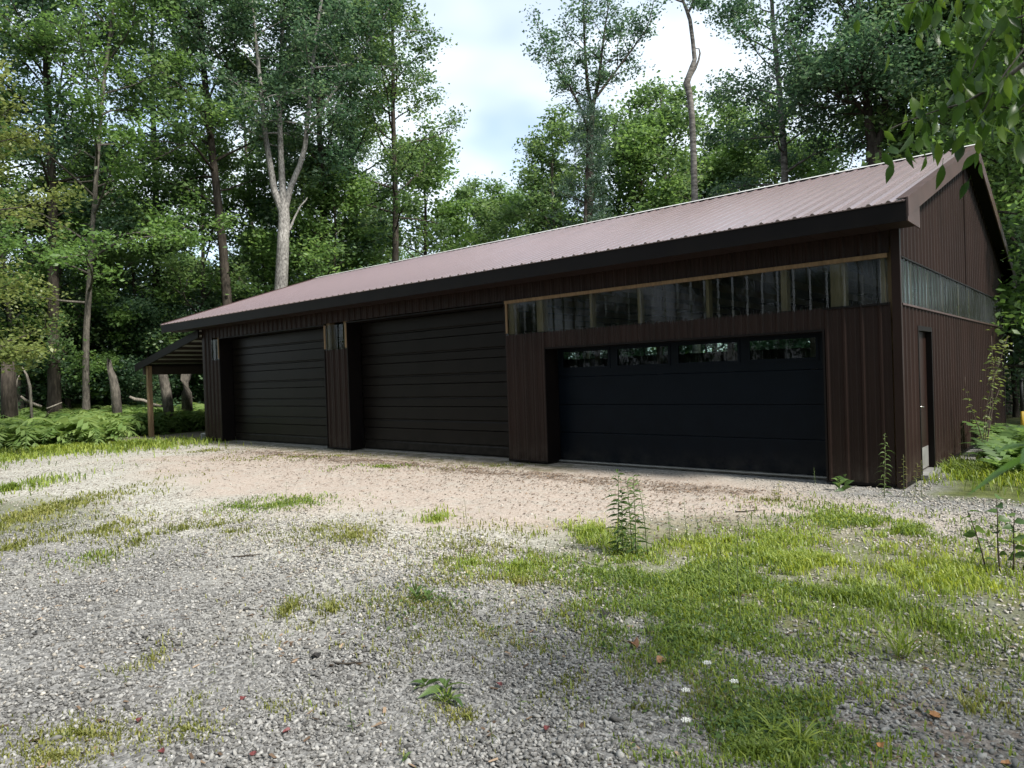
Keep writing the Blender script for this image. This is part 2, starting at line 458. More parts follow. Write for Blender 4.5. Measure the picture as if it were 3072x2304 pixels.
# ------------------------------------------------------------------ ground
def ground_material():
    m, t, b, o = new_mat('gravel_yard')
    lk = t.links.new
    tc = N(t, 'ShaderNodeTexCoord')
    sp = N(t, 'ShaderNodeSeparateXYZ'); lk(tc.outputs['Object'], sp.inputs[0])
    warp = N(t, 'ShaderNodeTexNoise', i_Scale=0.55, i_Detail=2.0, i_Roughness=0.6)
    lk(tc.outputs['Object'], warp.inputs['Vector'])
    fine = N(t, 'ShaderNodeTexNoise', i_Scale=26.0, i_Detail=3.0, i_Roughness=0.75)
    lk(tc.outputs['Object'], fine.inputs['Vector'])
    mid = N(t, 'ShaderNodeTexNoise', i_Scale=3.2, i_Detail=3.0, i_Roughness=0.65)
    lk(tc.outputs['Object'], mid.inputs['Vector'])
    vor = N(t, 'ShaderNodeTexVoronoi', i_Scale=42.0); lk(tc.outputs['Object'], vor.inputs['Vector'])
    vs = N(t, 'ShaderNodeSeparateColor'); lk(vor.outputs['Color'], vs.inputs[0])

    def math_(op, a, c=None, d=None):
        n = N(t, 'ShaderNodeMath', operation=op)
        for i, q in enumerate((a, c, d)):
            if q is None: continue
            if isinstance(q, (int, float)): n.inputs[i].default_value = q
            else: lk(q, n.inputs[i])
        return n.outputs[0]

    def ell(cx, cy, rx, ry, wob=0.9, soft=0.25):
        dx = math_('MULTIPLY', math_('SUBTRACT', sp.outputs['X'], cx), 1.0 / rx)
        dy = math_('MULTIPLY', math_('SUBTRACT', sp.outputs['Y'], cy), 1.0 / ry)
        r = math_('SQRT', math_('ADD', math_('MULTIPLY', dx, dx), math_('MULTIPLY', dy, dy)))
        r = math_('ADD', r, math_('MULTIPLY', math_('SUBTRACT', warp.outputs['Fac'], 0.5), wob))
        r = math_('ADD', r, math_('MULTIPLY', math_('SUBTRACT', mid.outputs['Fac'], 0.5), wob * 0.5))
        mr = N(t, 'ShaderNodeMapRange', interpolation_type='SMOOTHSTEP', i_1=1.0 + soft, i_2=1.0 - soft, i_3=0.0, i_4=1.0)
        lk(r, mr.inputs[0])
        return mr.outputs[0]

    def band(axis, a, b_, soft, wob):
        v = math_('ADD', sp.outputs[axis], math_('MULTIPLY', math_('SUBTRACT', warp.outputs['Fac'], 0.5), wob))
        m1 = N(t, 'ShaderNodeMapRange', interpolation_type='SMOOTHSTEP', i_1=a - soft, i_2=a + soft, i_3=0.0, i_4=1.0); lk(v, m1.inputs[0])
        m2 = N(t, 'ShaderNodeMapRange', interpolation_type='SMOOTHSTEP', i_1=b_ + soft, i_2=b_ - soft, i_3=0.0, i_4=1.0); lk(v, m2.inputs[0])
        return math_('MULTIPLY', m1.outputs[0], m2.outputs[0])

    def mix(fac, A, B):
        n = N(t, 'ShaderNodeMix', data_type='RGBA')
        for key, q in (('Factor', fac), ('A', A), ('B', B)):
            if isinstance(q, (int, float)): n.inputs[key].default_value = q
            elif isinstance(q, tuple): n.inputs[key].default_value = (*q, 1)
            else: lk(q, n.inputs[key])
        return n.outputs['Result']

    g = ramp(t, [(0.0, (0.07, 0.068, 0.066)), (0.45, (0.145, 0.143, 0.138)), (1.0, (0.27, 0.267, 0.258))]); lk(vs.outputs['Red'], g.inputs[0])
    pale = ramp(t, [(0.0, (0.18, 0.172, 0.15)), (0.5, (0.31, 0.30, 0.265)), (1.0, (0.45, 0.44, 0.395))]); lk(vs.outputs['Green'], pale.inputs[0])
    sand = ramp(t, [(0.30, (0.200, 0.160, 0.130)), (0.5, (0.325, 0.276, 0.235)), (0.72, (0.42, 0.367, 0.322))]); lk(fine.outputs['Fac'], sand.inputs[0])
    dirt = ramp(t, [(0.30, (0.060, 0.046, 0.036)), (0.5, (0.135, 0.105, 0.083)), (0.72, (0.24, 0.195, 0.16))]); lk(fine.outputs['Fac'], dirt.inputs[0])
    litter = ramp(t, [(0.35, (0.020, 0.017, 0.010)), (0.6, (0.060, 0.048, 0.028))]); lk(fine.outputs['Fac'], litter.inputs[0])
    turf = ramp(t, [(0.35, (0.040, 0.050, 0.016)), (0.65, (0.095, 0.110, 0.034))]); lk(mid.outputs['Fac'], turf.inputs[0])

    pale_m = ell(-10.0, -3.6, 11.5, 4.3, 0.8, 0.35)
    col = mix(pale_m, g.outputs[0], pale.outputs[0])
    sand_m = ell(-7.4, -2.5, 8.6, 2.75, 0.9, 0.22)
    sp2 = N(t, 'ShaderNodeMapRange', i_1=0.32, i_2=0.52, i_3=0.5, i_4=1.0); lk(mid.outputs['Fac'], sp2.inputs[0])
    col = mix(math_('MULTIPLY', sand_m, sp2.outputs[0]), col, sand.outputs[0])
    # dark chips lying along the drip line, and an olive-brown band beside the doors
    drip = math_('MULTIPLY', band('Y', -1.55, -0.95, 0.14, 0.5), band('X', -16.0, -1.2, 1.5, 1.0))
    sp3 = N(t, 'ShaderNodeMapRange', i_1=0.44, i_2=0.60, i_3=0.0, i_4=0.85); lk(mid.outputs['Fac'], sp3.inputs[0])
    col = mix(math_('MULTIPLY', drip, sp3.outputs[0]), col, dirt.outputs[0])
    olive_band = math_('MULTIPLY', band('Y', -0.85, 0.2, 0.12, 0.3), band('X', -23.0, -5.0, 1.0, 2.0))
    sp4 = N(t, 'ShaderNodeMapRange', i_1=0.40, i_2=0.58, i_3=0.15, i_4=0.9); lk(mid.outputs['Fac'], sp4.inputs[0])
    col = mix(math_('MULTIPLY', olive_band, sp4.outputs[0]), col, mix(0.5, turf.outputs[0], dirt.outputs[0]))
    # bare soil to the right of the yard
    soil = ell(1.9, -5.2, 1.9, 3.0, 0.8, 0.35)
    sp5 = N(t, 'ShaderNodeMapRange', i_1=0.42, i_2=0.60, i_3=0.0, i_4=0.85); lk(mid.outputs['Fac'], sp5.inputs[0])
    col = mix(math_('MULTIPLY', soil, sp5.outputs[0]), col, dirt.outputs[0])
    # soil shows greenish where the grass grows
    gr = math_('MAXIMUM', ell(0.1, -4.6, 2.4, 1.9, 0.9, 0.3), ell(-9.4, -7.9, 1.9, 1.3, 0.9, 0.3))
    col = mix(math_('MULTIPLY', gr, 0.65), col, turf.outputs[0])
    # turf and leaf litter round the yard
    out = math_('MAXIMUM', band('X', -400.0, -19.8, 0.35, 3.0), band('Y', 11.2, 400.0, 0.8, 2.0))
    out = math_('MAXIMUM', out, math_('MULTIPLY', band('X', 0.35, 400.0, 0.3, 0.6), band('Y', -0.4, 400.0, 0.35, 0.8)))
    out = math_('MAXIMUM', out, math_('MULTIPLY', band('X', 3.4, 400.0, 0.8, 2.2), band('Y', -8.5, 400.0, 1.0, 2.0)))
    yard = ell(-13.5, -5.0, 7.2, 4.4, 0.5, 0.08)
    left_turf = math_('MULTIPLY', band('X', -400.0, -19.0, 0.5, 2.0), math_('SUBTRACT', 1.0, yard))
    lean = math_('MULTIPLY', band('X', -24.0, -18.5, 0.3, 0.6), band('Y', -2.6, 11.0, 0.4, 1.0))
    far = math_('MAXIMUM', band('X', -400.0, -33.0, 2.0, 3.0), band('Y', 14.5, 400.0, 1.0, 2.0))
    col = mix(math_('MAXIMUM', out, left_turf), col, turf.outputs[0])
    col = mix(lean, col, mix(0.35, dirt.outputs[0], pale.outputs[0]))
    col = mix(far, col, litter.outputs[0])
    lk(col, b.inputs['Base Color'])
    b.inputs['Roughness'].default_value = 0.95
    b.inputs['Specular IOR Level'].default_value = 0.15
    bp = N(t, 'ShaderNodeBump', i_Strength=0.7, i_Distance=0.012)
    h = math_('ADD', math_('MULTIPLY', vor.outputs['Distance'], -1.0), math_('MULTIPLY', fine.outputs['Fac'], 0.7))
    lk(h, bp.inputs['Height']); lk(bp.outputs[0], b.inputs['Normal'])
    return m


M['ground'] = ground_material()


def axis_coords(lo, hi, c, n, k):
    u = np.linspace(math.asinh((lo - c) / k), math.asinh((hi - c) / k), n)
    return c + k * np.sinh(u)


gx = axis_coords(-420, 320, -4.0, 240, 6.0)
gy = axis_coords(-320, 420, -3.0, 240, 6.0)
GX, GY = np.meshgrid(gx, gy)
gv = np.stack([GX.ravel(), GY.ravel(), gz(GX.ravel(), GY.ravel())], 1)
ii = (np.arange(239)[:, None] * 240 + np.arange(239)[None, :]).ravel()
ground = link('ground', fast_mesh('ground', gv, np.stack([ii, ii + 1, ii + 241, ii + 240], 1), M['ground'], True))
tag(ground, kind='structure')

# ------------------------------------------------------------------ garage
WL, WW = -19.32, 10.48            # left end wall, depth
RX0, RX1 = -20.86, 0.25           # roof from left rake to right rake
EY, EZ, SL = -0.60, 3.66, 0.336   # eave line and slope
RY = WW / 2
RZ = EZ + SL * (RY - EY)
PITCH_R = 0.2286                  # distance between ribs
SOF = 3.42                        # soffit height
Z1, Z2 = 2.47, 3.05               # clear strip


def zroof(y):
    return EZ + SL * ((y - EY) if y <= RY else (2 * RY - EY - y))


garage = empty('garage', (0, 0, 0), 0, 'long brown steel garage with three overhead doors and a lean-to on its left end', 'garage')


def rib_profile(u0, u1, pitch=PITCH_R, h=0.024, minor=True):
    """outline (u, height) of ribbed steel between u0 and u1, ribs on multiples of the pitch"""
    pts = [(u0, 0.0)]
    k = math.floor(u0 / pitch) - 1
    while k * pitch < u1 + pitch:
        c = k * pitch
        seq = [(c - 0.034, 0.0), (c - 0.012, h), (c + 0.012, h), (c + 0.034, 0.0)]
        if minor:
            for q in (1 / 3, 2 / 3):
                mm = c + pitch * q
                seq += [(mm - 0.016, 0.0), (mm, 0.007), (mm + 0.016, 0.0)]
        for p in seq:
            if u0 + 1e-4 < p[0] < u1 - 1e-4: pts.append(p)
        k += 1
    pts.append((u1, 0.0))
    return pts


SW = 4 * PITCH_R                  # one sheet covers four ribs


def wall_sheets(parent, plane, a0, a1, zlo, zhi, mat, name='wall_sheet', off=0.0, minor=True):
    """ribbed sheets standing on a wall; plane 'front' (normal -y), 'right' (normal +x), 'back', 'left'; zlo/zhi numbers or functions"""
    k0 = math.floor((a0 + 0.1) / SW)
    u = a0
    res = []
    k = k0
    fz = lambda z, q: z(q) if callable(z) else z
    while u < a1 - 1e-3:
        nxt = min(a1, (k + 1) * SW - 0.05)
        if nxt <= u + 0.02:
            k += 1; continue
        prof = rib_profile(u, nxt, minor=minor)
        mb = MB(); rows = []
        for (q, h) in prof:
            lo_, hi_ = fz(zlo, q), fz(zhi, q)
            for z in (lo_, hi_):
                d = h + 0.004 + off
                if plane == 'front': p = (q, -d, z)
                elif plane == 'back': p = (q, WW + d, z)
                elif plane == 'right': p = (d, q, z)
                else: p = (WL - d, q, z)
                rows.append(p)
        mb.v = rows
        for i in range(len(prof) - 1):
            mb.f.append((2 * i, 2 * i + 2, 2 * i + 3, 2 * i + 1))
        res.append(mb.build(name, mat, parent))
        u = nxt; k += 1
    return res


# slab
REC_ = 0.35
slab = MB().box(WL + 0.02, -0.02, REC_ + 0.05, WW - 0.05, -0.06, 0.026).build('slab', M['concrete'], garage)

# roof: deck, sheets, cap, trims
deck = MB()
deck.prism([(EY + 0.03, EZ - 0.035), (RY, RZ - 0.035), (RY, RZ - 0.005), (EY + 0.03, EZ - 0.005)], 'x', RX0 + 0.03, RX1 - 0.03)
deck.prism([(2 * RY - EY - 0.03, EZ - 0.035), (RY, RZ - 0.0352), (RY, RZ - 0.0052), (2 * RY - EY - 0.03, EZ - 0.005)], 'x', RX0 + 0.03, RX1 - 0.03)
roof = deck.build('roof', M['wood_grey'], garage)
slope_len = math.hypot(RY - EY, RZ - EZ)
ang = math.atan(SL)


def roof_sheet_mesh(w):
    prof = rib_profile(-0.045, w - 0.045)
    mb = MB()
    for (q, h) in prof:
        mb.v += [(q, -0.035, h), (q, slope_len - 0.02, h)]
    for i in range(len(prof) - 1):
        mb.f.append((2 * i, 2 * i + 2, 2 * i + 3, 2 * i + 1))
    # turned front edge so that the ribs show their ends
    n0 = len(mb.v)
    for (q, h) in prof: mb.v.append((q, -0.035, -0.012))
    for i in range(len(prof) - 1):
        mb.f.append((2 * i, n0 + i, n0 + i + 1, 2 * i + 2))
    return mb.mesh('roof_sheet', M['roof_steel'])


sheet_me = roof_sheet_mesh(SW)
x = RX1 - 0.02
n_sheet = int((RX1 - RX0) // SW)
last_w = (RX1 - RX0) - n_sheet * SW
last_me = roof_sheet_mesh(last_w - 0.02)
for k in range(n_sheet + 1):
    w = SW if k < n_sheet else last_w
    x0 = RX1 - 0.02 - SW * (k + 1) + 0.045 if k < n_sheet else RX0 + 0.045
    me_ = sheet_me if k < n_sheet else last_me
    tilt = random.uniform(-0.0012, 0.0012)
    link('roof_sheet', me_, roof, (x0, EY, EZ + 0.002), (ang + tilt, random.uniform(-0.003, 0.003), 0))
    link('roof_sheet', me_, roof, (x0 + (w - 0.09), 2 * RY - EY, EZ + 0.002), (ang, 0, math.pi))
cap = MB()
for s in (-1, 1):
    cap.poly((RX0 - 0.01, RY, RZ + 0.045), (RX1 + 0.012, RY, RZ + 0.045), (RX1 + 0.012, RY + s * 0.17, RZ + 0.045 - 0.17 * SL - 0.004), (RX0 - 0.01, RY + s * 0.17, RZ + 0.045 - 0.17 * SL - 0.004))
cap.build('ridge_cap', M['lean_steel'], roof)
# screws heads are too small; butyl closures under the cap are hidden
MB().box(RX0 + 0.02, RX1 - 0.015, EY - 0.012, EY + 0.012, SOF - 0.015, EZ - 0.018).build('fascia', M['trim_steel'], garage)
MB().box(RX0 + 0.02, RX1 - 0.015, 2 * RY - EY - 0.012, 2 * RY - EY + 0.012, SOF - 0.015, EZ - 0.018).build('fascia', M['trim_steel'], garage)
for xs, side in ((RX1 - 0.012, 1), (RX0, -1)):
    for s in (-1, 1):
        ya, yb = (EY, RY) if s < 0 else (2 * RY - EY, RY)
        rk = MB()
        rk.prism([(ya, EZ - 0.20), (yb, RZ - 0.20), (yb, RZ + 0.036), (ya, EZ + 0.036)], 'x', xs, xs + 0.024)
        # the trim laps over the outer rib of the sheets
        xa, xb = (xs - 0.11, xs) if side > 0 else (xs + 0.024, xs + 0.13)
        rk.prism([(ya, EZ + 0.026), (yb, RZ + 0.026), (yb, RZ + 0.034), (ya, EZ + 0.034)], 'x', xa, xb)
        rk.build('rake_trim', M['rake_steel'], roof)
        # underside of the rake overhang
        a, b_ = (0.0, RX1 - 0.014) if side > 0 else (RX0 + 0.026, WL)
        ra = MB()
        ra.prism([(ya + s * -0.02, EZ - 0.10), (yb, RZ - 0.10), (yb, RZ - 0.09), (ya + s * -0.02, EZ - 0.09)], 'x', a + 0.03, b_)
        ra.build('rake_soffit', M['trim_steel'], roof)
# boxed eave end next to the gable
for s, name in ((-1, 'eave_box'), (1, 'eave_box')):
    y0 = EY + 0.014 if s < 0 else 2 * RY - EY - 0.014
    y1 = 0.10 if s < 0 else WW - 0.10
    e = MB()
    zt = lambda y: zroof(y) - 0.205
    e.prism([(y0, SOF - 0.015), (y1, SOF - 0.015), (y1, zt(y1)), (y0, zt(y0) + 0.0)], 'x', RX1 - 0.020, RX1 - 0.0)
    e.build(name, M['rake_steel'], garage)
# soffit panels
pw = 0.406
nx = int((RX1 - 0.03 - RX0) / pw)
sof_me = MB().box(0.003, pw - 0.003, EY + 0.014, -0.0, 0, 0.012).mesh('soffit_panel', M['soffit'])
soffit = MB().box(RX0 + 0.03, RX1 - 0.03, EY + 0.02, -0.002, SOF + 0.014, SOF + 0.03).build('soffit', M['soffit'], garage)
for k in range(nx):
    link('soffit_panel', sof_me, soffit, (RX1 - 0.03 - pw * (k + 1), 0, SOF + random.uniform(-0.001, 0.001)))
MB().box(RX0 + 0.03, RX1 - 0.03, WW + 0.002, WW - EY - 0.02, SOF, SOF + 0.03).build('soffit', M['soffit'], garage)

# ---- gable wall on the right
gw = MB()
for y in (0.10, 0.78, 1.95, 3.1, 4.3, 5.5, 6.7, 7.9, 9.1, 10.2):
    gw.box(-0.16, -0.02, y, y + 0.09, 0.03, min(zroof(y), zroof(y + 0.09)) - 0.16)
for z in (0.5, 1.3, 3.30):
    gw.box(-0.018, -0.001, 2.1, WW - 0.05, z, z + 0.10)
gable = gw.build('gable_wall', M['wood'], garage)
ztop = lambda y: zroof(y) - 0.10
DY0, DY1, DZ = 0.93, 1.89, 2.13
wall_sheets(gable, 'right', 0.05, DY0, 0.06, Z1 - 0.02, M['wall_steel'])
wall_sheets(gable, 'right', DY0, DY1, DZ + 0.05, Z1 - 0.02, M['wall_steel'])
wall_sheets(gable, 'right', DY1, WW - 0.05, 0.06, Z1 - 0.02, M['wall_steel'])
wall_sheets(gable, 'right', 0.05, RY, Z2 + 0.01, ztop, M['wall_steel'])
wall_sheets(gable, 'right', RY, WW - 0.05, Z2 + 0.01, ztop, M['wall_steel'])
wall_sheets(gable, 'right', 0.05, WW - 0.05, Z1 - 0.018, Z2 + 0.008, M['clear_side'], 'clear_panel', minor=False)
MB().box(0.002, 0.040, 0.04, WW - 0.04, Z1 - 0.045, Z1 - 0.018).build('drip_trim', M['rake_steel'], gable)
MB().box(0.002, 0.036, 0.04, WW - 0.04, Z2 + 0.002, Z2 + 0.022).build('drip_trim', M['trim_steel'], gable)
MB().box(-0.001, 0.030, 0.04, DY0, 0.02, 0.06).build('base_trim', M['trim_steel'], gable)
MB().box(-0.001, 0.030, DY1, WW - 0.04, 0.02, 0.06).build('base_trim', M['trim_steel'], gable)
for (xa, xb, ya, yb) in ((-0.075, 0.031, -0.031, 0.045), (-0.10, 0.031, WW - 0.06, WW + 0.031), (WL - 0.031, WL + 0.10, -0.031, 0.06)):
    MB().box(xa, xb, ya, yb, 0.012, SOF - 0.004).build('corner_trim', M['wall_steel'], garage)

# ---- entry door in the gable
ed = MB().box(-0.085, -0.045, DY0 + 0.05, DY1 - 0.05, 0.075, DZ - 0.02)
entry = ed.build('entry_door', M['wall_steel'], garage)
fr = MB()
fr.box(-0.12, 0.036, DY0, DY0 + 0.05, 0.03, DZ + 0.05); fr.box(-0.12, 0.036, DY1 - 0.05, DY1, 0.03, DZ + 0.05)
fr.box(-0.12, 0.036, DY0 + 0.05, DY1 - 0.05, DZ - 0.018, DZ + 0.05)
fr.build('door_frame', M['trim_steel'], entry)
MB().box(-0.11, 0.115, DY0 - 0.01, DY1 + 0.01, 0.005, 0.062).build('threshold', M['white_metal'], entry)
MB().box(-0.0445, -0.040, DY0 + 0.09, DY1 - 0.09, 0.09, 0.40).build('kick_plate', M['white_metal'], entry)
for z in (1.36, 1.66, 1.90):
    w = MB().box(-0.0445, -0.036, DY0 + 0.24, DY0 + 0.44, z, z + 0.07).build('door_light', M['trim_steel'], entry)
    MB().box(-0.0358, -0.034, DY0 + 0.26, DY0 + 0.42, z + 0.015, z + 0.055).build('pane', M['glass'], w)
for (ya, yb, za, zb) in ((DY0 + 0.14, DY1 - 0.14, 0.50, 0.92),):
    MB().box(-0.0446, -0.038, ya, yb, za, zb).build('raised_panel', M['wall_steel'], entry)
hd = MB().tube([(-0.045, DY0 + 0.16, 1.02), (0.012, DY0 + 0.16, 1.02), (0.020, DY0 + 0.19, 1.02), (0.020, DY0 + 0.29, 1.012)], [0.013, 0.013, 0.012, 0.009], 10)
hd.tube([(-0.0445, DY0 + 0.16, 1.02), (-0.030, DY0 + 0.16, 1.02)], [0.034, 0.030], 14)
hd.build('lever_handle', M['chrome'], entry, True)
db = MB().tube([(-0.0445, DY0 + 0.16, 1.24), (-0.018, DY0 + 0.16, 1.24)], [0.034, 0.028], 14)
db.tube([(-0.018, DY0 + 0.16, 1.24), (0.0, DY0 + 0.16, 1.24)], [0.014, 0.010], 10)
db.build('deadbolt', M['chrome'], entry, True)

# ---- front wall: posts, girts, sheets, clear panels
P1a, P1b, P2a, P2b, P3a, P3b, P4a = WL, -18.28, -12.93, -11.95, -6.89, -5.92, -0.97
REC = 0.35
fwm = MB()
for (a, b_) in ((P1a, P1b), (P2a, P2b), (P3a, P3b)):
    fwm.box(a + 0.06, a + 0.20, 0.03, 0.19, 0.03, SOF); fwm.box(b_ - 0.20, b_ - 0.06, 0.03, 0.19, 0.03, SOF)
for xq in (-6.80, -6.06, -4.92, -3.95, -2.72, -1.55, -0.86, -0.22):
    w = 0.05 if xq not in (-0.86, -1.55) else (0.20 if xq == -0.86 else 0.09)
    fwm.box(xq, xq + w, 0.035, 0.16, 2.2 if -5.85 < xq < -1.0 else 0.03, Z2 + 0.02)
front = fwm.build('front_wall', M['wood'], garage)
wall_sheets(front, 'front', P1a, P1b, 0.04, Z1, M['wall_steel'])
wall_sheets(front, 'front', P2a, P2b, 0.04, Z1, M['wall_steel'])
wall_sheets(front, 'front', P3a, P3b, 0.04, Z1, M['wall_steel'])
wall_sheets(front, 'front', P3b, P4a, 2.17, Z1, M['wall_steel'])
wall_sheets(front, 'front', P4a, -0.10, 0.04, Z1, M['wall_steel'])
wall_sheets(front, 'front', WL, 0.0 - 0.10, Z2 + 0.075, SOF, M['wall_steel'])
for (a, b_) in ((P1a + 0.55, P1b), (P2a, P2b), (P3a + 0.02, -0.12)):
    wall_sheets(front, 'front', a, b_, Z1 - 0.02, Z2 + 0.02, M['clear'], 'clear_panel', 0.002, minor=False)
wall_sheets(front, 'front', P1a, P1a + 0.55, Z1, Z2 + 0.073, M['wall_steel'])
wall_sheets(front, 'front', P1b, P2a, Z2 + 0.055, Z2 + 0.073, M['wall_steel'])
# bare lumber nailer along the top of the clear strip
MB().box(P3a + 0.02, -0.12, -0.040, -0.006, Z2 + 0.012, Z2 + 0.070).build('nailer', M['wood'], front)
for (a, b_) in ((P1a + 0.60, P1b - 0.02), (P2a + 0.02, P2b - 0.02)):
    MB().box(b_ - 0.07, b_, -0.030, -0.006, Z1 + 0.02, Z2 + 0.03).build('nailer', M['wood'], front)
MB().box(P2a + 0.02, P2a + 0.09, -0.030, -0.006, Z1 + 0.02, Z2 + 0.03).build('nailer', M['wood'], front)
MB().box(P3a + 0.03, P3a + 0.075, -0.030, -0.006, Z1 + 0.02, Z2 + 0.01).build('nailer', M['wood'], front)
MB().box(P4a + 0.02, -0.12, -0.034, -0.002, Z1 - 0.034, Z1 - 0.006).build('drip_trim', M['trim_steel'], front)
for (a, b_) in ((P1a, P1b), (P2a, P2b), (P3a, P3b), (P4a, -0.10)):
    MB().box(a, b_, -0.028, 0.0, 0.015, 0.045).build('base_trim', M['trim_steel'], front)
# returns (jambs) either side of the recessed doors and heads above them
for (a, b_, zt) in ((P1b, P2a, Z2 + 0.055), (P2b, P3a, Z2 + 0.055), (P3b, P4a, 2.17)):
    MB().box(a - 0.028, a, -0.026, REC + 0.02, 0.012, zt).build('jamb', M['trim_steel'], front)
    MB().box(b_, b_ + 0.028, -0.026, REC + 0.02, 0.012, zt).build('jamb', M['trim_steel'], front)
    MB().box(a, b_, -0.024, REC + 0.02, zt - 0.030, zt - 0.001).build('door_head', M['trim_steel'], front)

# ---- two tall ribbed overhead doors
def ribbed_door(a, b_, label):
    h = Z2 + 0.02 - 0.03
    n = 6
    hh = h / n
    root = MB().box(a + 0.012, b_ - 0.012, REC + 0.055, REC + 0.065, 0.03, 0.03 + h).build('overhead_door', M['trim_steel'], garage)
    root['label'] = label
    prof = [(0.0, 0.0), (0.010, 0.020), (0.165 * hh / 0.507, 0.020), (0.19 * hh / 0.507, 0.002), (0.205 * hh / 0.507, 0.002), (0.225 * hh / 0.507, 0.024), (hh - 0.012, 0.024), (hh - 0.004, 0.0)]
    mb = MB()
    for (z, d) in prof:
        mb.v += [(a + 0.014, REC + 0.05 - d, z), (b_ - 0.014, REC + 0.05 - d, z)]
    for i in range(len(prof) - 1):
        mb.f.append((2 * i, 2 * i + 1, 2 * i + 3, 2 * i + 2))
    me_ = mb.mesh('door_section', M['door_ribbed'])
    for k in range(n):
        link('door_section', me_, root, (0, 0, 0.03 + k * hh))
    MB().box(a + 0.014, b_ - 0.014, REC + 0.02, REC + 0.05, 0.012, 0.030).build('bottom_seal', M['trim_steel'], root)


ribbed_door(P1b, P2a, 'left of the two tall ribbed brown overhead doors')
ribbed_door(P2b, P3a, 'right of the two tall ribbed brown overhead doors')

# ---- wide dark overhead door with four windows
da, dbx = P3b + 0.012, P4a - 0.012
wd = MB().box(da, dbx, REC + 0.048, REC + 0.058, 0.045, 1.60).build('overhead_door', M['trim_steel'], garage)
wd['label'] = 'wide black overhead door with a row of four windows'
hs = 0.522
for k in range(3):
    s = MB()
    z0 = 0.045 + k * hs
    s.prism([(REC + 0.046, z0 + 0.002), (REC + 0.012, z0 + 0.006), (REC + 0.008, z0 + 0.012), (REC + 0.008, z0 + hs - 0.010), (REC + 0.013, z0 + hs - 0.003), (REC + 0.046, z0 + hs - 0.002)], 'x', da, dbx)
    s.build('door_section', M['door_dark'], wd)
wins = [(-5.79, -4.77), (-4.59, -3.57), (-3.40, -2.36), (-2.18, -1.17)]
z0, z1 = 0.045 + 3 * hs, 2.165
top = MB()
wz0, wz1 = 1.775, 2.085
top.box(da, dbx, REC + 0.008, REC + 0.046, z0 + 0.003, wz0); top.box(da, dbx, REC + 0.008, REC + 0.046, wz1, z1)
xs = [da] + [q for w in wins for q in w] + [dbx]
for i in range(0, len(xs), 2):
    top.box(xs[i], xs[i + 1], REC + 0.0082, REC + 0.0458, wz0, wz1)
tp = top.build('door_section', M['door_dark'], wd)
for (a, b_) in wins:
    f = MB()
    f.box(a - 0.03, b_ + 0.03, REC - 0.004, REC + 0.0078, wz0 - 0.03, wz0 + 0.012); f.box(a - 0.03, b_ + 0.03, REC - 0.004, REC + 0.0078, wz1 - 0.012, wz1 + 0.03)
    f.box(a - 0.03, a + 0.012, REC - 0.0036, REC + 0.0076, wz0 + 0.012, wz1 - 0.012); f.box(b_ - 0.012, b_ + 0.03, REC - 0.0036, REC + 0.0076, wz0 + 0.012, wz1 - 0.012)
    f.build('window_frame', M['door_dark'], wd)
    MB().poly((a + 0.001, REC + 0.024, wz0 + 0.001), (b_ - 0.001, REC + 0.024, wz0 + 0.001), (b_ - 0.001, REC + 0.024, wz1 - 0.001), (a + 0.001, REC + 0.024, wz1 - 0.001)).build('window_pane', M['glass'], wd)
MB().box(da, dbx, REC - 0.06, REC + 0.046, 0.026, 0.043).build('bottom_seal', M['white_metal'], wd)

# ---- back and left walls (seen only through the windows)
bw = MB()
for xq in np.arange(WL + 0.2, -0.3, 2.44):
    bw.box(xq, xq + 0.14, WW - 0.17, WW - 0.02, 0.03, SOF)
back = bw.build('back_wall', M['wood'], garage)
wall_sheets(back, 'back', WL, -0.06, 0.04, 2.20, M['wall_steel'])
wall_sheets(back, 'back', WL, -0.06, Z2, SOF, M['wall_steel'])
wall_sheets(back, 'back', WL, -0.06, 2.20, Z2, M['clear'], 'clear_panel', minor=False)
lw = MB()
for y in np.arange(0.3, WW, 1.22): lw.box(WL + 0.02, WL + 0.16, y, y + 0.09, 0.03, min(zroof(y), zroof(y + 0.09)) - 0.16)
leftw = lw.build('end_wall', M['wood'], garage)
wall_sheets(leftw, 'left', 0.06, RY, 0.04, ztop, M['wall_steel'])
wall_sheets(leftw, 'left', RY, WW - 0.05, 0.04, ztop, M['wall_steel'])
# trusses
for xq in np.arange(WL + 0.6, -0.4, 1.22):
    t_ = MB()
    t_.box(xq, xq + 0.04, 0.2, WW - 0.2, SOF - 0.16, SOF - 0.02)
    t_.beam((xq + 0.02, 0.05, zroof(0.05) - 0.12), (xq + 0.02, RY, RZ - 0.12), 0.038, 0.12)
    t_.beam((xq + 0.02, WW - 0.05, zroof(0.05) - 0.12), (xq + 0.02, RY, RZ - 0.12), 0.038, 0.12)
    for yy in (2.6, 5.24, 7.9):
        t_.beam((xq + 0.02, yy, SOF - 0.05), (xq + 0.02, yy, zroof(yy) - 0.12), 0.036, 0.09, (1, 0, 0))
    t_.build('truss', M['wood'], garage)

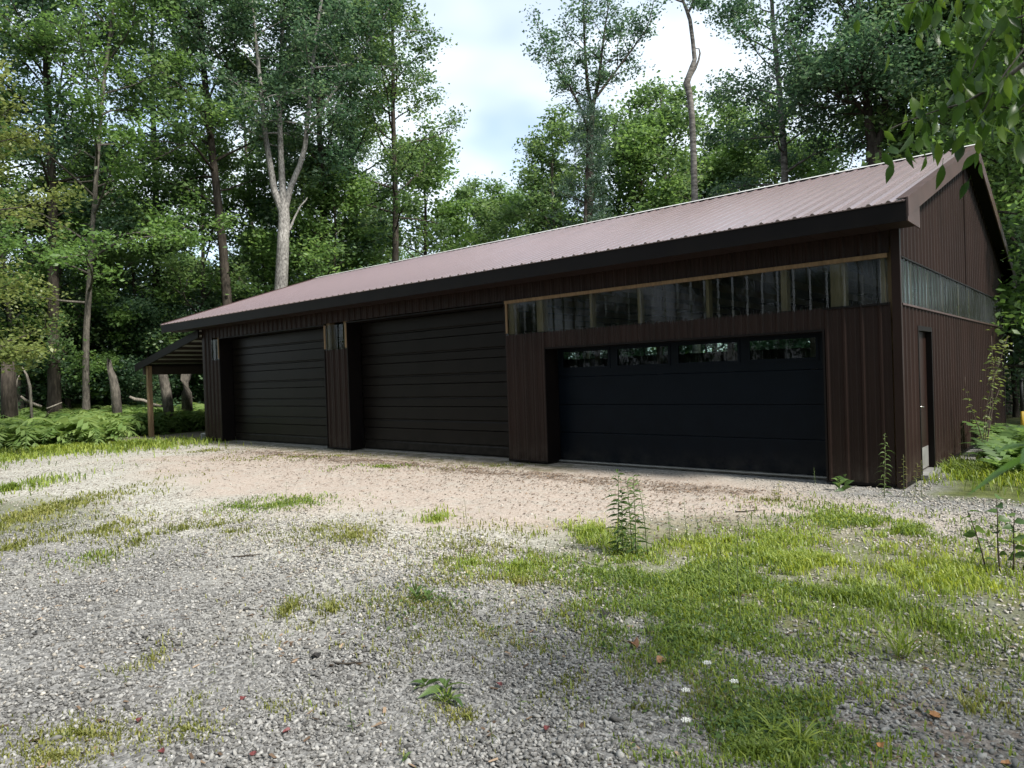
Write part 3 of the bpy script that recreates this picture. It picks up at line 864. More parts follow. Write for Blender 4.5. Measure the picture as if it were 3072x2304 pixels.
# ---- lean-to on the left end
LX0, LX1 = -24.05, WL - 0.035     # eave side, wall side
LZ0, LZ1 = 2.50, 3.38
lsl = (LZ1 - LZ0) / (LX1 - LX0)
LY0, LY1 = -0.15, 9.2
lean = MB()
lean.prism([(LX0 - 0.15, LZ0 - 0.15 * lsl), (LX1, LZ1), (LX1, LZ1 + 0.02), (LX0 - 0.15, LZ0 - 0.15 * lsl + 0.02)], 'y', LY0 + 0.05, LY1)
lean_roof = lean.build('lean_to_roof', M['lean_steel'], garage)
nl = int((LY1 - LY0) / SW)
lp_len = math.hypot(LX1 - LX0 + 0.15, lsl * (LX1 - LX0 + 0.15))
prof = rib_profile(-0.045, SW - 0.045)
mb = MB()
for (q, h) in prof: mb.v += [(-0.02, q, h), (lp_len, q, h)]
for i in range(len(prof) - 1): mb.f.append((2 * i, 2 * i + 2, 2 * i + 3, 2 * i + 1))
ls_me = mb.mesh('roof_sheet', M['roof_steel'])
for k in range(nl):
    link('roof_sheet', ls_me, lean_roof, (LX0 - 0.15, LY0 + 0.10 + k * SW, LZ0 - 0.15 * lsl + 0.024), (0, -math.atan(lsl), 0))
MB().prism([(LX0 - 0.16, LZ0 - 0.15 * lsl - 0.20), (LX1 - 0.002, LZ1 - 0.20), (LX1 - 0.002, LZ1 + 0.045), (LX0 - 0.16, LZ0 - 0.15 * lsl + 0.045)], 'y', LY0, LY0 + 0.045).build('rake_trim', M['trim_steel'], lean_roof)
for yq in (LY0 + 2.5, LY0 + 5.0, LY0 + 7.5):
    MB().prism([(LX0 - 0.05, LZ0 - 0.28), (LX1 - 0.01, LZ1 - 0.26), (LX1 - 0.01, LZ1 - 0.09), (LX0 - 0.05, LZ0 - 0.11)], 'y', yq, yq + 0.05).build('rafter', M['wood_dark'], lean_roof)
for k in range(8):
    xq = LX0 + 0.10 + k * (LX1 - LX0 - 0.2) / 7
    zq = LZ0 + (xq - LX0) * lsl
    MB().beam((xq, LY0 + 0.05, zq - 0.05), (xq, LY1, zq - 0.05), 0.055, 0.09, (-lsl, 0, 1)).build('purlin', M['wood_dark'], lean_roof)
MB().box(LX0 + 0.40, LX0 + 0.49, LY0 + 0.05, LY1, LZ0 - 0.36, LZ0 - 0.08).build('eave_beam', M['wood_dark'], garage)
for yq in (LY0 + 0.12, LY0 + 3.4, LY0 + 6.7, LY1 - 0.2):
    zg = float(gz(LX0, yq))
    MB().box(LX0 + 0.492, LX0 + 0.635, yq, yq + 0.14, zg - 0.1, LZ0 - 0.06).build('post', M['post_wood'], garage)
ORD = ['first', 'second', 'third', 'fourth', 'fifth', 'sixth', 'seventh', 'eighth', 'ninth', 'tenth', 'eleventh', 'twelfth', 'thirteenth', 'fourteenth', 'fifteenth', 'sixteenth', 'seventeenth', 'eighteenth', 'nineteenth', 'twentieth', 'twenty-first']

# ------------------------------------------------------------------ trees
def unit(v):
    return v / np.maximum(np.linalg.norm(v, axis=-1, keepdims=True), 1e-9)


def leaf_quads(cen, size, rg, up_bias=0.55, droop=0.25, ratio=0.62, fold=0.0):
    """diamond leaves: one quad per centre"""
    n = len(cen)
    d = unit(rg.normal(size=(n, 3)) * np.array([1, 1, 0.45]) + np.array([0, 0, -droop]))
    nn = unit(rg.normal(size=(n, 3)) + np.array([0, 0, up_bias * 2]))
    s = unit(np.cross(d, nn))
    l = (size * rg.uniform(0.65, 1.25, n))[:, None]
    w = l * ratio
    v = np.empty((n, 4, 3))
    v[:, 0] = cen - d * l * 0.5
    v[:, 1] = cen - d * l * 0.08 + s * w * 0.5
    v[:, 2] = cen + d * l * 0.5
    v[:, 3] = cen - d * l * 0.08 - s * w * 0.5
    return v.reshape(-1, 3), np.arange(n * 4).reshape(n, 4)


class Branches:
    """tubes gathered as arrays"""
    def __init__(self): self.v = []; self.f = []; self.n = 0

    def tube(self, pts, rads, sides):
        pts = np.asarray(pts, dtype=float); rads = np.asarray(rads, dtype=float)
        k = len(pts)
        d = np.gradient(pts, axis=0); d = unit(d)
        ref = np.where(np.abs(d[:, 2:3]) < 0.9, np.array([[0, 0, 1.0]]), np.array([[1.0, 0, 0]]))
        if np.abs(d[:, 2]).mean() > 0.6: ref = np.repeat(np.array([[1.0, 0, 0]]), k, 0)
        s = unit(np.cross(d, ref)); u = np.cross(s, d)
        a = np.linspace(0, 2 * math.pi, sides, endpoint=False)
        ring = s[:, None] * np.cos(a)[None, :, None] + u[:, None] * np.sin(a)[None, :, None]
        v = pts[:, None] + ring * rads[:, None, None]
        self.v.append(v.reshape(-1, 3))
        i = np.arange(k - 1)[:, None] * sides; j = np.arange(sides)[None]; j2 = (j + 1) % sides
        q = np.stack([i + j, i + j2, i + sides + j2, i + sides + j], -1).reshape(-1, 4) + self.n
        self.f.append(q); self.n += k * sides

    def mesh(self, name, mat):
        return fast_mesh(name, np.concatenate(self.v), np.concatenate(self.f), mat, True)


def wander(p0, dirn, length, n, rg, wob, bend=(0, 0, 0)):
    pts = [np.array(p0, dtype=float)]
    d = unit(np.array(dirn, dtype=float)); st = length / n
    for i in range(n):
        d = unit(d + rg.normal(size=3) * wob + np.array(bend) / n)
        pts.append(pts[-1] + d * st)
    return np.array(pts)


def along(pts, t):
    q = t * (len(pts) - 1); i = min(int(q), len(pts) - 2); f = q - i
    return pts[i] * (1 - f) + pts[i + 1] * f, unit(pts[i + 1] - pts[i])


def grow(seed, H, r0, cb, cr, leaf_n, leaf, mats, stems=None, n_prim=26, up=0.45, shape='oval', wob=0.035, tint=(0.5, 0.22), sig=0.26, bare=0, sec=5, lean=(0, 0), thin=1.0):
    """a broadleaf tree: returns trunk mesh (trunk, limbs, branches) and crown mesh (leaves)"""
    rg = np.random.default_rng(seed)
    br = Branches()
    if stems is None:
        pts = wander((0, 0, -0.15), (lean[0], lean[1], 1), H * 0.97, 16, rg, wob)
        stems = [(pts, r0, 1.0, cb / H)]
        tz = pts[:, 2] / H
        flare = 1 + 0.5 * np.exp(-np.maximum(pts[:, 2], 0) / 0.5)
        rad = r0 * np.maximum(1 - tz, 0.02) ** 0.75 * flare + 0.012
        br.tube(pts, rad, 10)
    else:
        for (pts, ra, rb, _) in stems:
            pts = np.asarray(pts)
            br.tube(pts, np.linspace(ra, rb, len(pts)), 10)
        stems = [(np.asarray(p), ra, 0.9, c) for (p, ra, rb, c) in stems if c is not None]
    cents = []; wts = []
    for (pts, ra, share, c0) in stems:
        npm = max(4, int(n_prim * share))
        az = rg.uniform(0, 6.28)
        for k in range(npm):
            u = (k + rg.uniform(0.1, 0.9)) / npm
            t = c0 + (0.985 - c0) * u
            p, d = along(pts, t)
            az += 2.399 + rg.normal() * 0.35
            if shape == 'oval': rr = cr * (0.45 + 0.75 * math.sin(math.pi * min(1, 0.18 + 0.80 * u)) ** 0.9) * (1.12 - 0.55 * u)
            elif shape == 'cone': rr = cr * (1.05 - 0.9 * u)
            elif shape == 'top': rr = cr * (0.35 + 0.9 * u) * (1.0 if u < 0.8 else 0.75)
            else: rr = cr * (0.8 + 0.2 * math.sin(6 * u))
            ln = rr * rg.uniform(0.65, 1.2)
            e = up + 0.45 * u + rg.normal() * 0.15
            dv = np.array([math.cos(az) * math.cos(e), math.sin(az) * math.cos(e), math.sin(e)])
            bp = wander(p, dv, ln, 6, rg, 0.11, (0, 0, 0.10 - 0.35 * (1 - u)))
            rb = max(0.014, min(ra * 0.42, 0.011 * ln + 0.014) * (1.15 - 0.6 * u))
            br.tube(bp, np.linspace(rb, 0.006, 7), 5)
            if rg.random() < bare: continue
            for j in range(sec):
                ts = 0.30 + 0.68 * (j + rg.uniform(0.1, 0.9)) / sec
                q, dq = along(bp, ts)
                side = unit(dq + rg.normal(size=3) * np.array([0.8, 0.8, 0.5]) + np.array([0, 0, 0.12]))
                sl = ln * rg.uniform(0.22, 0.42) * (1.15 - 0.5 * ts)
                sp_ = wander(q, side, sl, 4, rg, 0.16)
                br.tube(sp_, np.linspace(rb * 0.45, 0.004, 5), 3)
                for w_ in (0.35, 0.7, 1.0):
                    cq, _ = along(sp_, min(w_, 0.999))
                    cents.append(cq); wts.append(0.5 + rg.random())
            cents.append(bp[-1]); wts.append(1.0)
    cents = np.array(cents); wts = np.array(wts); wts /= wts.sum()
    idx = rg.choice(len(cents), int(leaf_n * thin), p=wts)
    off = rg.normal(size=(len(idx), 3)) * np.array([sig, sig, sig * 0.62])
    cen = cents[idx] + off
    v, f = leaf_quads(cen, leaf * rg.uniform(0.8, 1.25, len(cents))[idx], rg)
    ct = rg.normal(tint[0], tint[1] * 0.85, len(cents))[idx] + rg.normal(0, tint[1] * 0.55, len(idx))
    tr = br.mesh('trunk', M[mats[0]])
    cw = fast_mesh('crown', v, f, M[mats[1]], False, {'tint': np.repeat(np.clip(ct, 0, 1), 4)})
    return tr, cw


def pine(seed, H, r0, cb, cr, mats):
    rg = np.random.default_rng(seed)
    br = Branches()
    pts = wander((0, 0, -0.15), (0, 0, 1), H, 14, rg, 0.012)
    br.tube(pts, r0 * np.linspace(1, 0.03, 15) + 0.01, 9)
    cents = []
    z = cb
    while z < H * 0.985:
        u = (z - cb) / (H - cb)
        for k in range(5):
            az = rg.uniform(0, 6.28); ln = cr * (1.05 - 0.85 * u) * rg.uniform(0.5, 1.15)
            p, _ = along(pts, z / H)
            bp = wander(p, (math.cos(az), math.sin(az), 0.12 + 0.4 * u), ln, 5, rg, 0.07, (0, 0, 0.25))
            br.tube(bp, np.linspace(0.03 * (1.1 - u) + 0.006, 0.005, 6), 4)
            for s in np.linspace(0.35, 1.0, 8):
                q, _ = along(bp, min(s, 0.999))
                cents.append(q + rg.normal(size=3) * np.array([0.16, 0.16, 0.08]))
                cents.append(q + rg.normal(size=3) * np.array([0.28, 0.28, 0.10]))
        z += rg.uniform(0.45, 0.75)
    cents = np.array(cents)
    cen = np.repeat(cents, 10, 0)
    n = len(cen)
    d = unit(rg.normal(size=(n, 3)) + np.array([0, 0, 0.35]))
    s = unit(np.cross(d, rg.normal(size=(n, 3))))
    l = rg.uniform(0.14, 0.26, n)[:, None]
    v = np.empty((n, 4, 3)); w = 0.012
    v[:, 0] = cen; v[:, 1] = cen + d * l * 0.5 + s * w; v[:, 2] = cen + d * l; v[:, 3] = cen + d * l * 0.5 - s * w
    t = np.repeat(np.clip(rg.normal(0.45, 0.25, n), 0, 1), 4)
    return br.mesh('trunk', M[mats[0]]), fast_mesh('crown', v.reshape(-1, 3), np.arange(n * 4).reshape(n, 4), M[mats[1]], False, {'tint': t})


def plant_tree(name, meshes, x, y, label, group=None, rz=0.0, s=1.0, sz=None, cat='tree'):
    e = empty(name, (x, y, float(gz(x, y))), rz, label, cat, group)
    e.scale = (s, s, sz or s)
    link('trunk', meshes[0], e)
    if meshes[1] is not None: link('crown', meshes[1], e)
    return e


def rel(px, py, dist, base):
    """local offset of a point seen at a column and row, at the tree's own distance"""
    d = _fw * FPX + _r2 * (px - 1536.0) - _u2 * (py - 1152.0)
    d = d * (dist / math.hypot(d[0], d[1]))
    return np.array([CAM[0] + d[0] - base[0], CAM[1] + d[1] - base[1], CAM[2] + d[2] - float(gz(base[0], base[1]))])


# -- the pale forked tree behind the left end of the roof
dH = 31.0
b0 = at(842, dH); rr_ = lambda px, py, dd=0.0: rel(px, py, dH + dd, b0)
trunk_pts = [(0, 0, -0.2), rr_(845, 1000), rr_(842, 880), rr_(848, 760), rr_(852, 660), rr_(850, 610)]
limb_l = [rr_(848, 640), rr_(822, 570), rr_(808, 480), rr_(795, 400), rr_(782, 260), rr_(765, 100, -0.5), rr_(740, -120, -1), rr_(715, -260, -1.4)]
limb_m = [rr_(850, 630), rr_(846, 540), rr_(842, 450), rr_(838, 330, 0.4), rr_(842, 200, 0.6), rr_(850, 40, 0.9), rr_(862, -150, 1.2), rr_(866, -300, 1.2)]
limb_r = [rr_(856, 625), rr_(872, 560), rr_(898, 500), rr_(915, 440), rr_(925, 340, -0.3), rr_(935, 220, -0.6), rr_(955, 60, -0.9), rr_(985, -120, -1.2), rr_(1010, -260, -1.4)]
limb_far = [rr_(925, 400), rr_(985, 300, 0.5), rr_(1060, 190, 0.8), rr_(1140, 70, 1.0), rr_(1210, -40, 1.0), rr_(1270, -140, 1.0)]
limb_lf = [rr_(790, 380), rr_(730, 270, 0.4), rr_(660, 170, 0.6), rr_(580, 70, 0.6), rr_(500, -10, 0.6)]
broken = [rr_(868, 690), rr_(885, 650), rr_(902, 618), rr_(918, 600), rr_(922, 592)]
fork_meshes = grow(101, 23, 0.3, 9, 2.7, 40000, 0.15, ('bark_silver', 'leaf_deep'),
                   stems=[(trunk_pts, 0.30, 0.22, None), (limb_l, 0.16, 0.03, 0.36), (limb_m, 0.15, 0.03, 0.42), (limb_r, 0.14, 0.03, 0.40), (limb_far, 0.07, 0.02, 0.15), (limb_lf, 0.06, 0.02, 0.2), (broken, 0.05, 0.02, None)],
                   n_prim=26, up=0.25, shape='even', tint=(0.42, 0.28), sig=0.265)
plant_tree('broadleaf_tree', fork_meshes, b0[0], b0[1], 'pale barked tree with a trunk forking in three behind the low end of the roof', 'broadleaf trees behind the garage')

# -- bright aspen at the left
b1 = at(252, 32.0)
aspen = grow(102, 21.5, 0.12, 5.0, 4.8, 38000, 0.15, ('bark_grey', 'leaf_bright'), n_prim=42, up=0.35, tint=(0.52, 0.22), sig=0.281, wob=0.018)
plant_tree('broadleaf_tree', aspen, b1[0], b1[1], 'tall bright green tree on a slim pale trunk left of the lean-to', 'tall trees along the left wood edge')

# -- airy tree in the middle gap
d3 = 30.0
b3 = at(1768, d3); r3 = lambda px, py, dd=0.0: rel(px, py, d3 + dd, b3)
t3 = [(0, 0, -0.2), r3(1768, 900), r3(1770, 640), r3(1772, 420), r3(1775, 330)]
s3 = [([t3[-1], r3(1762, 250), r3(1756, 170), r3(1752, 90), r3(1750, 10), r3(1752, -60)], 0.09, 0.015, 0.05),
      ([t3[-1], r3(1795, 250, 0.3), r3(1805, 160, 0.5), r3(1815, 80, 0.6), r3(1830, 0, 0.7)], 0.10, 0.015, 0.05),
      ([t3[-2], r3(1745, 330, -0.4), r3(1705, 250, -0.6), r3(1665, 190, -0.8), r3(1625, 140, -0.8)], 0.06, 0.012, 0.25),
      ([r3(1790, 290), r3(1850, 210, 0.3), r3(1910, 130, 0.5), r3(1950, 70, 0.5)], 0.06, 0.012, 0.2)]
airy = grow(103, 18, 0.17, 9, 1.7, 8500, 0.125, ('bark_dark', 'leaf_deep'), stems=[(t3, 0.17, 0.12, None)] + s3, n_prim=15, up=0.55, shape='even', tint=(0.45, 0.25), sig=0.203, sec=6)
plant_tree('broadleaf_tree', airy, b3[0], b3[1], 'airy tall tree with thin see-through crown standing alone above the middle of the roof', 'broadleaf trees behind the garage')

# -- bare pole of a birch
d4 = 26.0
b4 = at(2082, d4); r4 = lambda px, py, dd=0.0: rel(px, py, d4 + dd, b4)
pole = Branches()
pp = [(0, 0, -0.2), r4(2092, 900), r4(2084, 590), r4(2080, 450), r4(2076, 350), r4(2069, 285), r4(2060, 248), r4(2073, 212), r4(2084, 178), r4(2078, 120), r4(2070, 60), r4(2060, 30), r4(2048, 0), r4(2040, -50), r4(2034, -110)]
pole.tube(pp, [0.16, 0.135, 0.115, 0.11, 0.105, 0.11, 0.125, 0.105, 0.08, 0.07, 0.066, 0.06, 0.045, 0.035, 0.025], 10)
pole.tube([r4(2068, 235), r4(2086, 205), r4(2096, 180), r4(2100, 160), r4(2097, 146), r4(2086, 145)], [0.06, 0.045, 0.035, 0.03, 0.022, 0.015], 6)
pole.tube([r4(2064, 38), r4(2076, 18), r4(2082, -10), r4(2095, -60)], [0.05, 0.045, 0.035, 0.02], 6)
pole.tube([r4(2050, 6), r4(2035, 2), r4(2020, -4)], [0.035, 0.03, 0.02], 6)
pole.tube([r4(2068, 322), r4(2060, 318), r4(2056, 314)], [0.05, 0.04, 0.02], 6)
rgp = np.random.default_rng(5)
ctp = np.array([r4(2105 + rgp.normal() * 22, 8 + rgp.normal() * 12, rgp.normal() * 0.4) for _ in range(500)] + [r4(2060 + rgp.normal() * 60, -90 + rgp.normal() * 40, rgp.normal() * 0.7) for _ in range(1800)])
vq, fq = leaf_quads(ctp, np.full(len(ctp), 0.12), rgp)
plant_tree('bare_tree', (pole.mesh('trunk', M['bark_birch']), fast_mesh('crown', vq, fq, M['leaf_deep'], False, {'tint': np.repeat(np.clip(rgp.normal(0.45, 0.2, len(ctp)), 0, 1), 4)})),
           b4[0], b4[1], 'nearly bare pale tree pole with a kinked stem rising behind the roof', 'broadleaf trees behind the garage')

# -- dark forked tree behind the right end of the roof
d5 = 25.0
b5 = at(2626, d5); r5 = lambda px, py, dd=0.0: rel(px, py, d5 + dd, b5)
t5 = [(0, 0, -0.2), r5(2628, 800), r5(2628, 560), r5(2624, 480), r5(2620, 440)]
s5 = [([r5(2622, 450), r5(2612, 400), r5(2604, 330), r5(2595, 240), r5(2584, 150), r5(2578, 50), r5(2570, -80), r5(2565, -200)], 0.17, 0.04, 0.35),
      ([r5(2622, 450), r5(2645, 400), r5(2652, 330), r5(2657, 250, 0.3), r5(2668, 150, 0.4), r5(2672, 40, 0.4), r5(2680, -100, 0.4)], 0.14, 0.03, 0.30),
      ([r5(2605, 350), r5(2570, 310, -0.4), r5(2530, 300, -0.8), r5(2480, 270, -1.2), r5(2420, 250, -1.5)], 0.07, 0.02, 0.2),
      ([r5(2657, 260), r5(2710, 200, 0.4), r5(2770, 130, 0.8), r5(2840, 60, 1.0), r5(2900, 0, 1.0)], 0.08, 0.02, 0.1),
      ([r5(2612, 440), r5(2580, 438), r5(2562, 450), r5(2552, 490), r5(2545, 510)], 0.03, 0.008, None),
      ([r5(2594, 445), r5(2586, 420), r5(2576, 405), r5(2560, 395)], 0.022, 0.006, None)]
oak = grow(104, 20, 0.25, 8, 2.6, 28000, 0.13, ('bark_dark', 'leaf_deep'), stems=[(t5, 0.28, 0.22, None)] + s5, n_prim=24, up=0.2, shape='even', tint=(0.42, 0.26), sig=0.265)
plant_tree('broadleaf_tree', oak, b5[0], b5[1], 'dark tree with a forked trunk rising behind the high end of the roof', 'broadleaf trees behind the garage')

b6 = at(2335, 27.0)
pop = grow(105, 20.0, 0.16, 8.2, 2.9, 20000, 0.13, ('bark_birch', 'leaf_deep'), n_prim=34, up=0.3, tint=(0.46, 0.25), sig=0.250, lean=(0.012, 0.01))
plant_tree('broadleaf_tree', pop, b6[0], b6[1], 'full crowned tree on a straight pale trunk left of the dark forked tree', 'broadleaf trees behind the garage')

# -- kinds that repeat through the wood
K = {}
K['tall_a'] = grow(201, 19.0, 0.20, 6.5, 3.4, 20000, 0.15, ('bark_dark', 'leaf_deep'), n_prim=32, tint=(0.42, 0.25), wob=0.016, sig=0.281)
K['tall_b'] = grow(202, 20.5, 0.18, 8.0, 3.0, 17000, 0.15, ('bark_dark', 'leaf_mid'), n_prim=30, tint=(0.45, 0.25), wob=0.016, sig=0.265)
K['tall_c'] = grow(203, 18.0, 0.16, 5.0, 3.2, 18000, 0.15, ('bark_dark', 'leaf_mid'), n_prim=32, up=0.3, tint=(0.5, 0.25), wob=0.016, sig=0.281)
K['low_a'] = grow(204, 11.5, 0.12, 2.0, 3.0, 15000, 0.15, ('bark_grey', 'leaf_mid'), n_prim=28, up=0.3, tint=(0.5, 0.25), sig=0.281)
K['low_b'] = grow(205, 10.0, 0.10, 1.2, 2.8, 15000, 0.15, ('bark_dark', 'leaf_bright'), n_prim=28, up=0.3, tint=(0.42, 0.25), sig=0.281)
K['bush'] = grow(206, 5.5, 0.06, 0.3, 2.6, 13000, 0.15, ('bark_dark', 'leaf_deep'), n_prim=24, up=0.35, shape='even', tint=(0.45, 0.25), sig=0.312)
K['olive'] = grow(207, 15.0, 0.17, 2.2, 3.6, 26000, 0.13, ('bark_dark', 'leaf_olive'), n_prim=40, up=0.12, tint=(0.5, 0.25), sig=0.265)
K['pine'] = pine(208, 12.5, 0.16, 3.0, 2.3, ('bark_dark', 'needle'))

# near the left edge of the yard
for (px, dist, kind, rz, s, name, label) in (
        (-230, 23.0, 'olive', 0.4, 0.86, 'broadleaf_tree', 'olive green tree reaching in low at the left edge of the yard'),
        (158, 33.0, 'tall_a', 1.0, 1.12, 'broadleaf_tree', 'thick dark trunked tree second from the left edge of the wood'),
        (10, 37.0, 'tall_b', 0.3, 1.05, 'broadleaf_tree', 'leftmost tall tree of the wood behind the olive boughs'),
        (470, 37.0, 'tall_b', 3.0, 1.12, 'broadleaf_tree', 'slim dark tree standing above the lean-to roof'),
        (704, 32.0, 'tall_b', 4.4, 1.2, 'broadleaf_tree', 'dark straight trunk just left of the pale forked tree'),
        (975, 34.0, 'tall_a', 0.9, 1.15, 'broadleaf_tree', 'dark trunked tree just right of the pale forked tree'),
        (1185, 33.0, 'tall_b', 2.6, 1.06, 'broadleaf_tree', 'tall tree at the left side of the sky gap above the roof'),
        (1090, 37.0, 'tall_c', 3.6, 1.2, 'broadleaf_tree', 'leafy tree second left of the sky gap'),
        (1290, 38.0, 'low_b', 1.2, 1.45, 'young_tree', 'bright green young tree beside the sky gap above the roof'),
        (1085, 27.0, 'bush', 1.9, 1.0, 'young_tree', 'small bright bush peeping over the roof right of the forked pale tree'),
        (1765, 27.5, 'pine', 0.0, 0.98, 'pine_tree', 'dark pine in front of the airy tall tree behind the roof'),
        (2680, 27.0, 'tall_b', 1.4, 1.02, 'broadleaf_tree', 'straight dark trunk right of the forked dark tree'),
        (2840, 28.0, 'tall_c', 0.6, 1.1, 'broadleaf_tree', 'leafy tree above the gable peak'),
        (3010, 27.0, 'low_a', 3.3, 1.25, 'young_tree', 'leafy tree just beyond the back corner of the gable wall'),
        (3090, 23.0, 'low_b', 4.0, 1.15, 'young_tree', 'bright leafy tree at the right edge of the frame'),
        (3045, 25.0, 'bush', 5.3, 0.9, 'young_tree', 'low leafy bush by the thin marker post'),
        (2990, 36.0, 'tall_a', 5.3, 1.05, 'broadleaf_tree', 'tall tree furthest right above the gable')):
    x_, y_ = at(px, dist)
    plant_tree(name, K[kind], x_, y_, label, None, rz, s)

# trees one can see but hardly tell apart: deep in the wood on the left, and low behind the roof
rt = np.random.default_rng(77)
deep = [(-60, 46), (140, 52), (225, 47), (320, 54), (520, 48), (600, 56), (740, 50), (790, 44), (860, 52), (905, 45), (1010, 50), (1050, 44), (1130, 47), (1230, 52)]
for i, (px, dist) in enumerate(deep):
    kind = ('low_a', 'low_b', 'low_a', 'tall_c')[i % 4]
    x_, y_ = at(px, dist)
    plant_tree('woodland_tree', K[kind], x_, y_, 'slim tree deep in the left wood, ' + ORD[i] + ' from the left', 'trees deep in the left wood', rt.uniform(0, 6.28), rt.uniform(0.95, 1.15))
low = [(1375, 42, 'low_a', 1.15), (1450, 46, 'low_a', 1.2), (1515, 44, 'low_b', 1.35), (1585, 47, 'low_a', 1.2), (1650, 41, 'low_a', 1.15), (1860, 38, 'low_a', 1.35), (1925, 36, 'low_b', 1.4), (1985, 37, 'low_a', 1.4),
       (2040, 42, 'low_b', 1.3), (2140, 40, 'low_a', 1.2), (2210, 39, 'low_b', 1.25), (2270, 42, 'low_a', 1.35), (2400, 38, 'low_a', 1.3), (2455, 41, 'low_b', 1.3), (1705, 39, 'low_a', 1.25)]
for i, (px, dist, kind, s) in enumerate(sorted(low)):
    x_, y_ = at(px, dist)
    plant_tree('woodland_tree', K[kind], x_, y_, 'lower leafy tree behind the roof ridge, ' + ORD[i] + ' from the left of its row', 'low trees behind the roof ridge', rt.uniform(0, 6.28), s * rt.uniform(0.94, 1.06))
right = [(3000, 33), (3110, 29), (2760, 40), (2920, 44), (3060, 38), (3150, 32), (2860, 36)]
for i, (px, dist) in enumerate(sorted(right)):
    x_, y_ = at(px, dist)
    plant_tree('woodland_tree', K[('low_a', 'tall_c', 'low_b')[i % 3]], x_, y_, 'leafy tree in the wood beyond the gable end, ' + ORD[i] + ' from the left', 'trees beyond the gable end', rt.uniform(0, 6.28), rt.uniform(1.0, 1.2))
# young trees clothing the wood edge
for i, (px, dist, kind, s, lab) in enumerate(((60, 34.5, 'low_a', 1.0, 'leafy young tree left of the thick dark trunk'), (205, 34.5, 'low_b', 0.95, 'leafy young tree between the thick dark trunk and the slim pale one'),
                                      (300, 38.0, 'low_a', 1.15, 'leafy young tree right of the slim pale trunk'), (405, 37.0, 'low_b', 1.0, 'leafy young tree behind the lean-to post'),
                                      (630, 36.0, 'low_a', 1.1, 'leafy young tree left of the straight dark trunk'), (770, 35.0, 'low_b', 1.1, 'leafy young tree close left of the forked pale tree'),
                                      (920, 35.0, 'low_a', 1.2, 'leafy young tree close right of the forked pale tree'), (1040, 33.0, 'low_b', 1.15, 'bright young tree above the roof right of the forked pale tree'))):
    x_, y_ = at(px, dist)
    plant_tree('young_tree', K[kind], x_, y_, lab, 'young trees of the left wood edge', rt.uniform(0, 6.28), s)
# understorey
under = [(-40, 36), (40, 40), (75, 35), (200, 38), (290, 36), (335, 41), (380, 37), (430, 35), (480, 41), (530, 36), (590, 38), (640, 35), (690, 39), (745, 36), (800, 38), (900, 37), (950, 39), (250, 43), (120, 45), (560, 46), (420, 46)]
for i, (px, dist) in enumerate(sorted(under)):
    x_, y_ = at(px, dist)
    plant_tree('woodland_shrub', K['bush'], x_, y_, 'dark leafy shrub behind the ferns, ' + ORD[i] + ' from the left along the wood edge', 'shrubs along the left wood edge', rt.uniform(0, 6.28), rt.uniform(0.75, 1.2), cat='shrub')

for (x_, y_, kind, lab) in ((6.5, 10.5, 'low_a', 'leafy tree of the wood right of the gable'), (10.5, 15.0, 'tall_c', 'taller tree of the wood right of the gable'), (14.5, 9.0, 'low_b', 'low bright tree of the wood right of the gable'), (17.5, 2.0, 'low_a', 'leafy tree of the wood furthest right of the gable'), (22.5, -4.0, 'tall_c', 'tall tree of the wood right of the yard'), (12.0, 20.0, 'low_b', 'bright tree deep in the wood right of the gable'), (19.0, 14.0, 'tall_a', 'tall dark tree deep in the wood right of the gable')):
    plant_tree('woodland_tree', K[kind], x_, y_, lab, 'trees right of the gable', rt.uniform(0, 6.28), 1.1)
for i, x_ in enumerate((-16.5, -14.2, -12.1, -9.8, -7.7, -5.6, -3.4, -1.4)):
    plant_tree('woodland_shrub', K['bush'], x_, 14.6 + 0.5 * (i % 2), 'leafy shrub close behind the garage, ' + ORD[i] + ' from the left, seen through the door windows', 'shrubs close behind the garage', rt.uniform(0, 6.28), 0.9, cat='shrub')
# the same wood closes the clearing behind the viewpoint; it shades the front of the garage and shows in the door glass
for i, (x_, y_) in enumerate(((-31, -13), (-26, -18), (-20.5, -21), (-15, -22.5), (-10, -21), (-5, -23.5), (-0.5, -21.5), (4, -24), (8.5, -21.5), (13, -23.5), (17, -18.5), (20, -12), (-12, -28), (-2, -29), (7, -29))):
    plant_tree('woodland_tree', K[('tall_c', 'tall_a', 'low_a')[i % 3]], x_, y_, 'tree of the wood on the near side of the clearing', 'trees on the near side of the clearing', rt.uniform(0, 6.28), rt.uniform(1.05, 1.25))
for i, (x_, y_) in enumerate(((-28, -17), (-23, -20), (-17.5, -21), (-12.5, -21.5), (-7.5, -21.5), (-2.5, -21.5), (2, -22), (6.5, -22), (11, -21.5), (15, -20), (18.5, -15))):
    plant_tree('woodland_shrub', K['bush'], x_, y_, 'shrub under the trees on the near side of the clearing', 'shrubs on the near side of the clearing', rt.uniform(0, 6.28), rt.uniform(0.9, 1.2), cat='shrub')

# ------------------------------------------------------------------ ground cover
def gpt(px, py):
    """ground point seen at a column and row"""
    d = _fw * FPX + _r2 * (px - 1536.0) - _u2 * (py - 1152.0)
    return CAM[:2] + d[:2] * (-CAM[2] / d[2])


FW2 = _fw[:2] / np.linalg.norm(_fw[:2]); RI2 = np.array([FW2[1], -FW2[0]])
rg = np.random.default_rng(11)


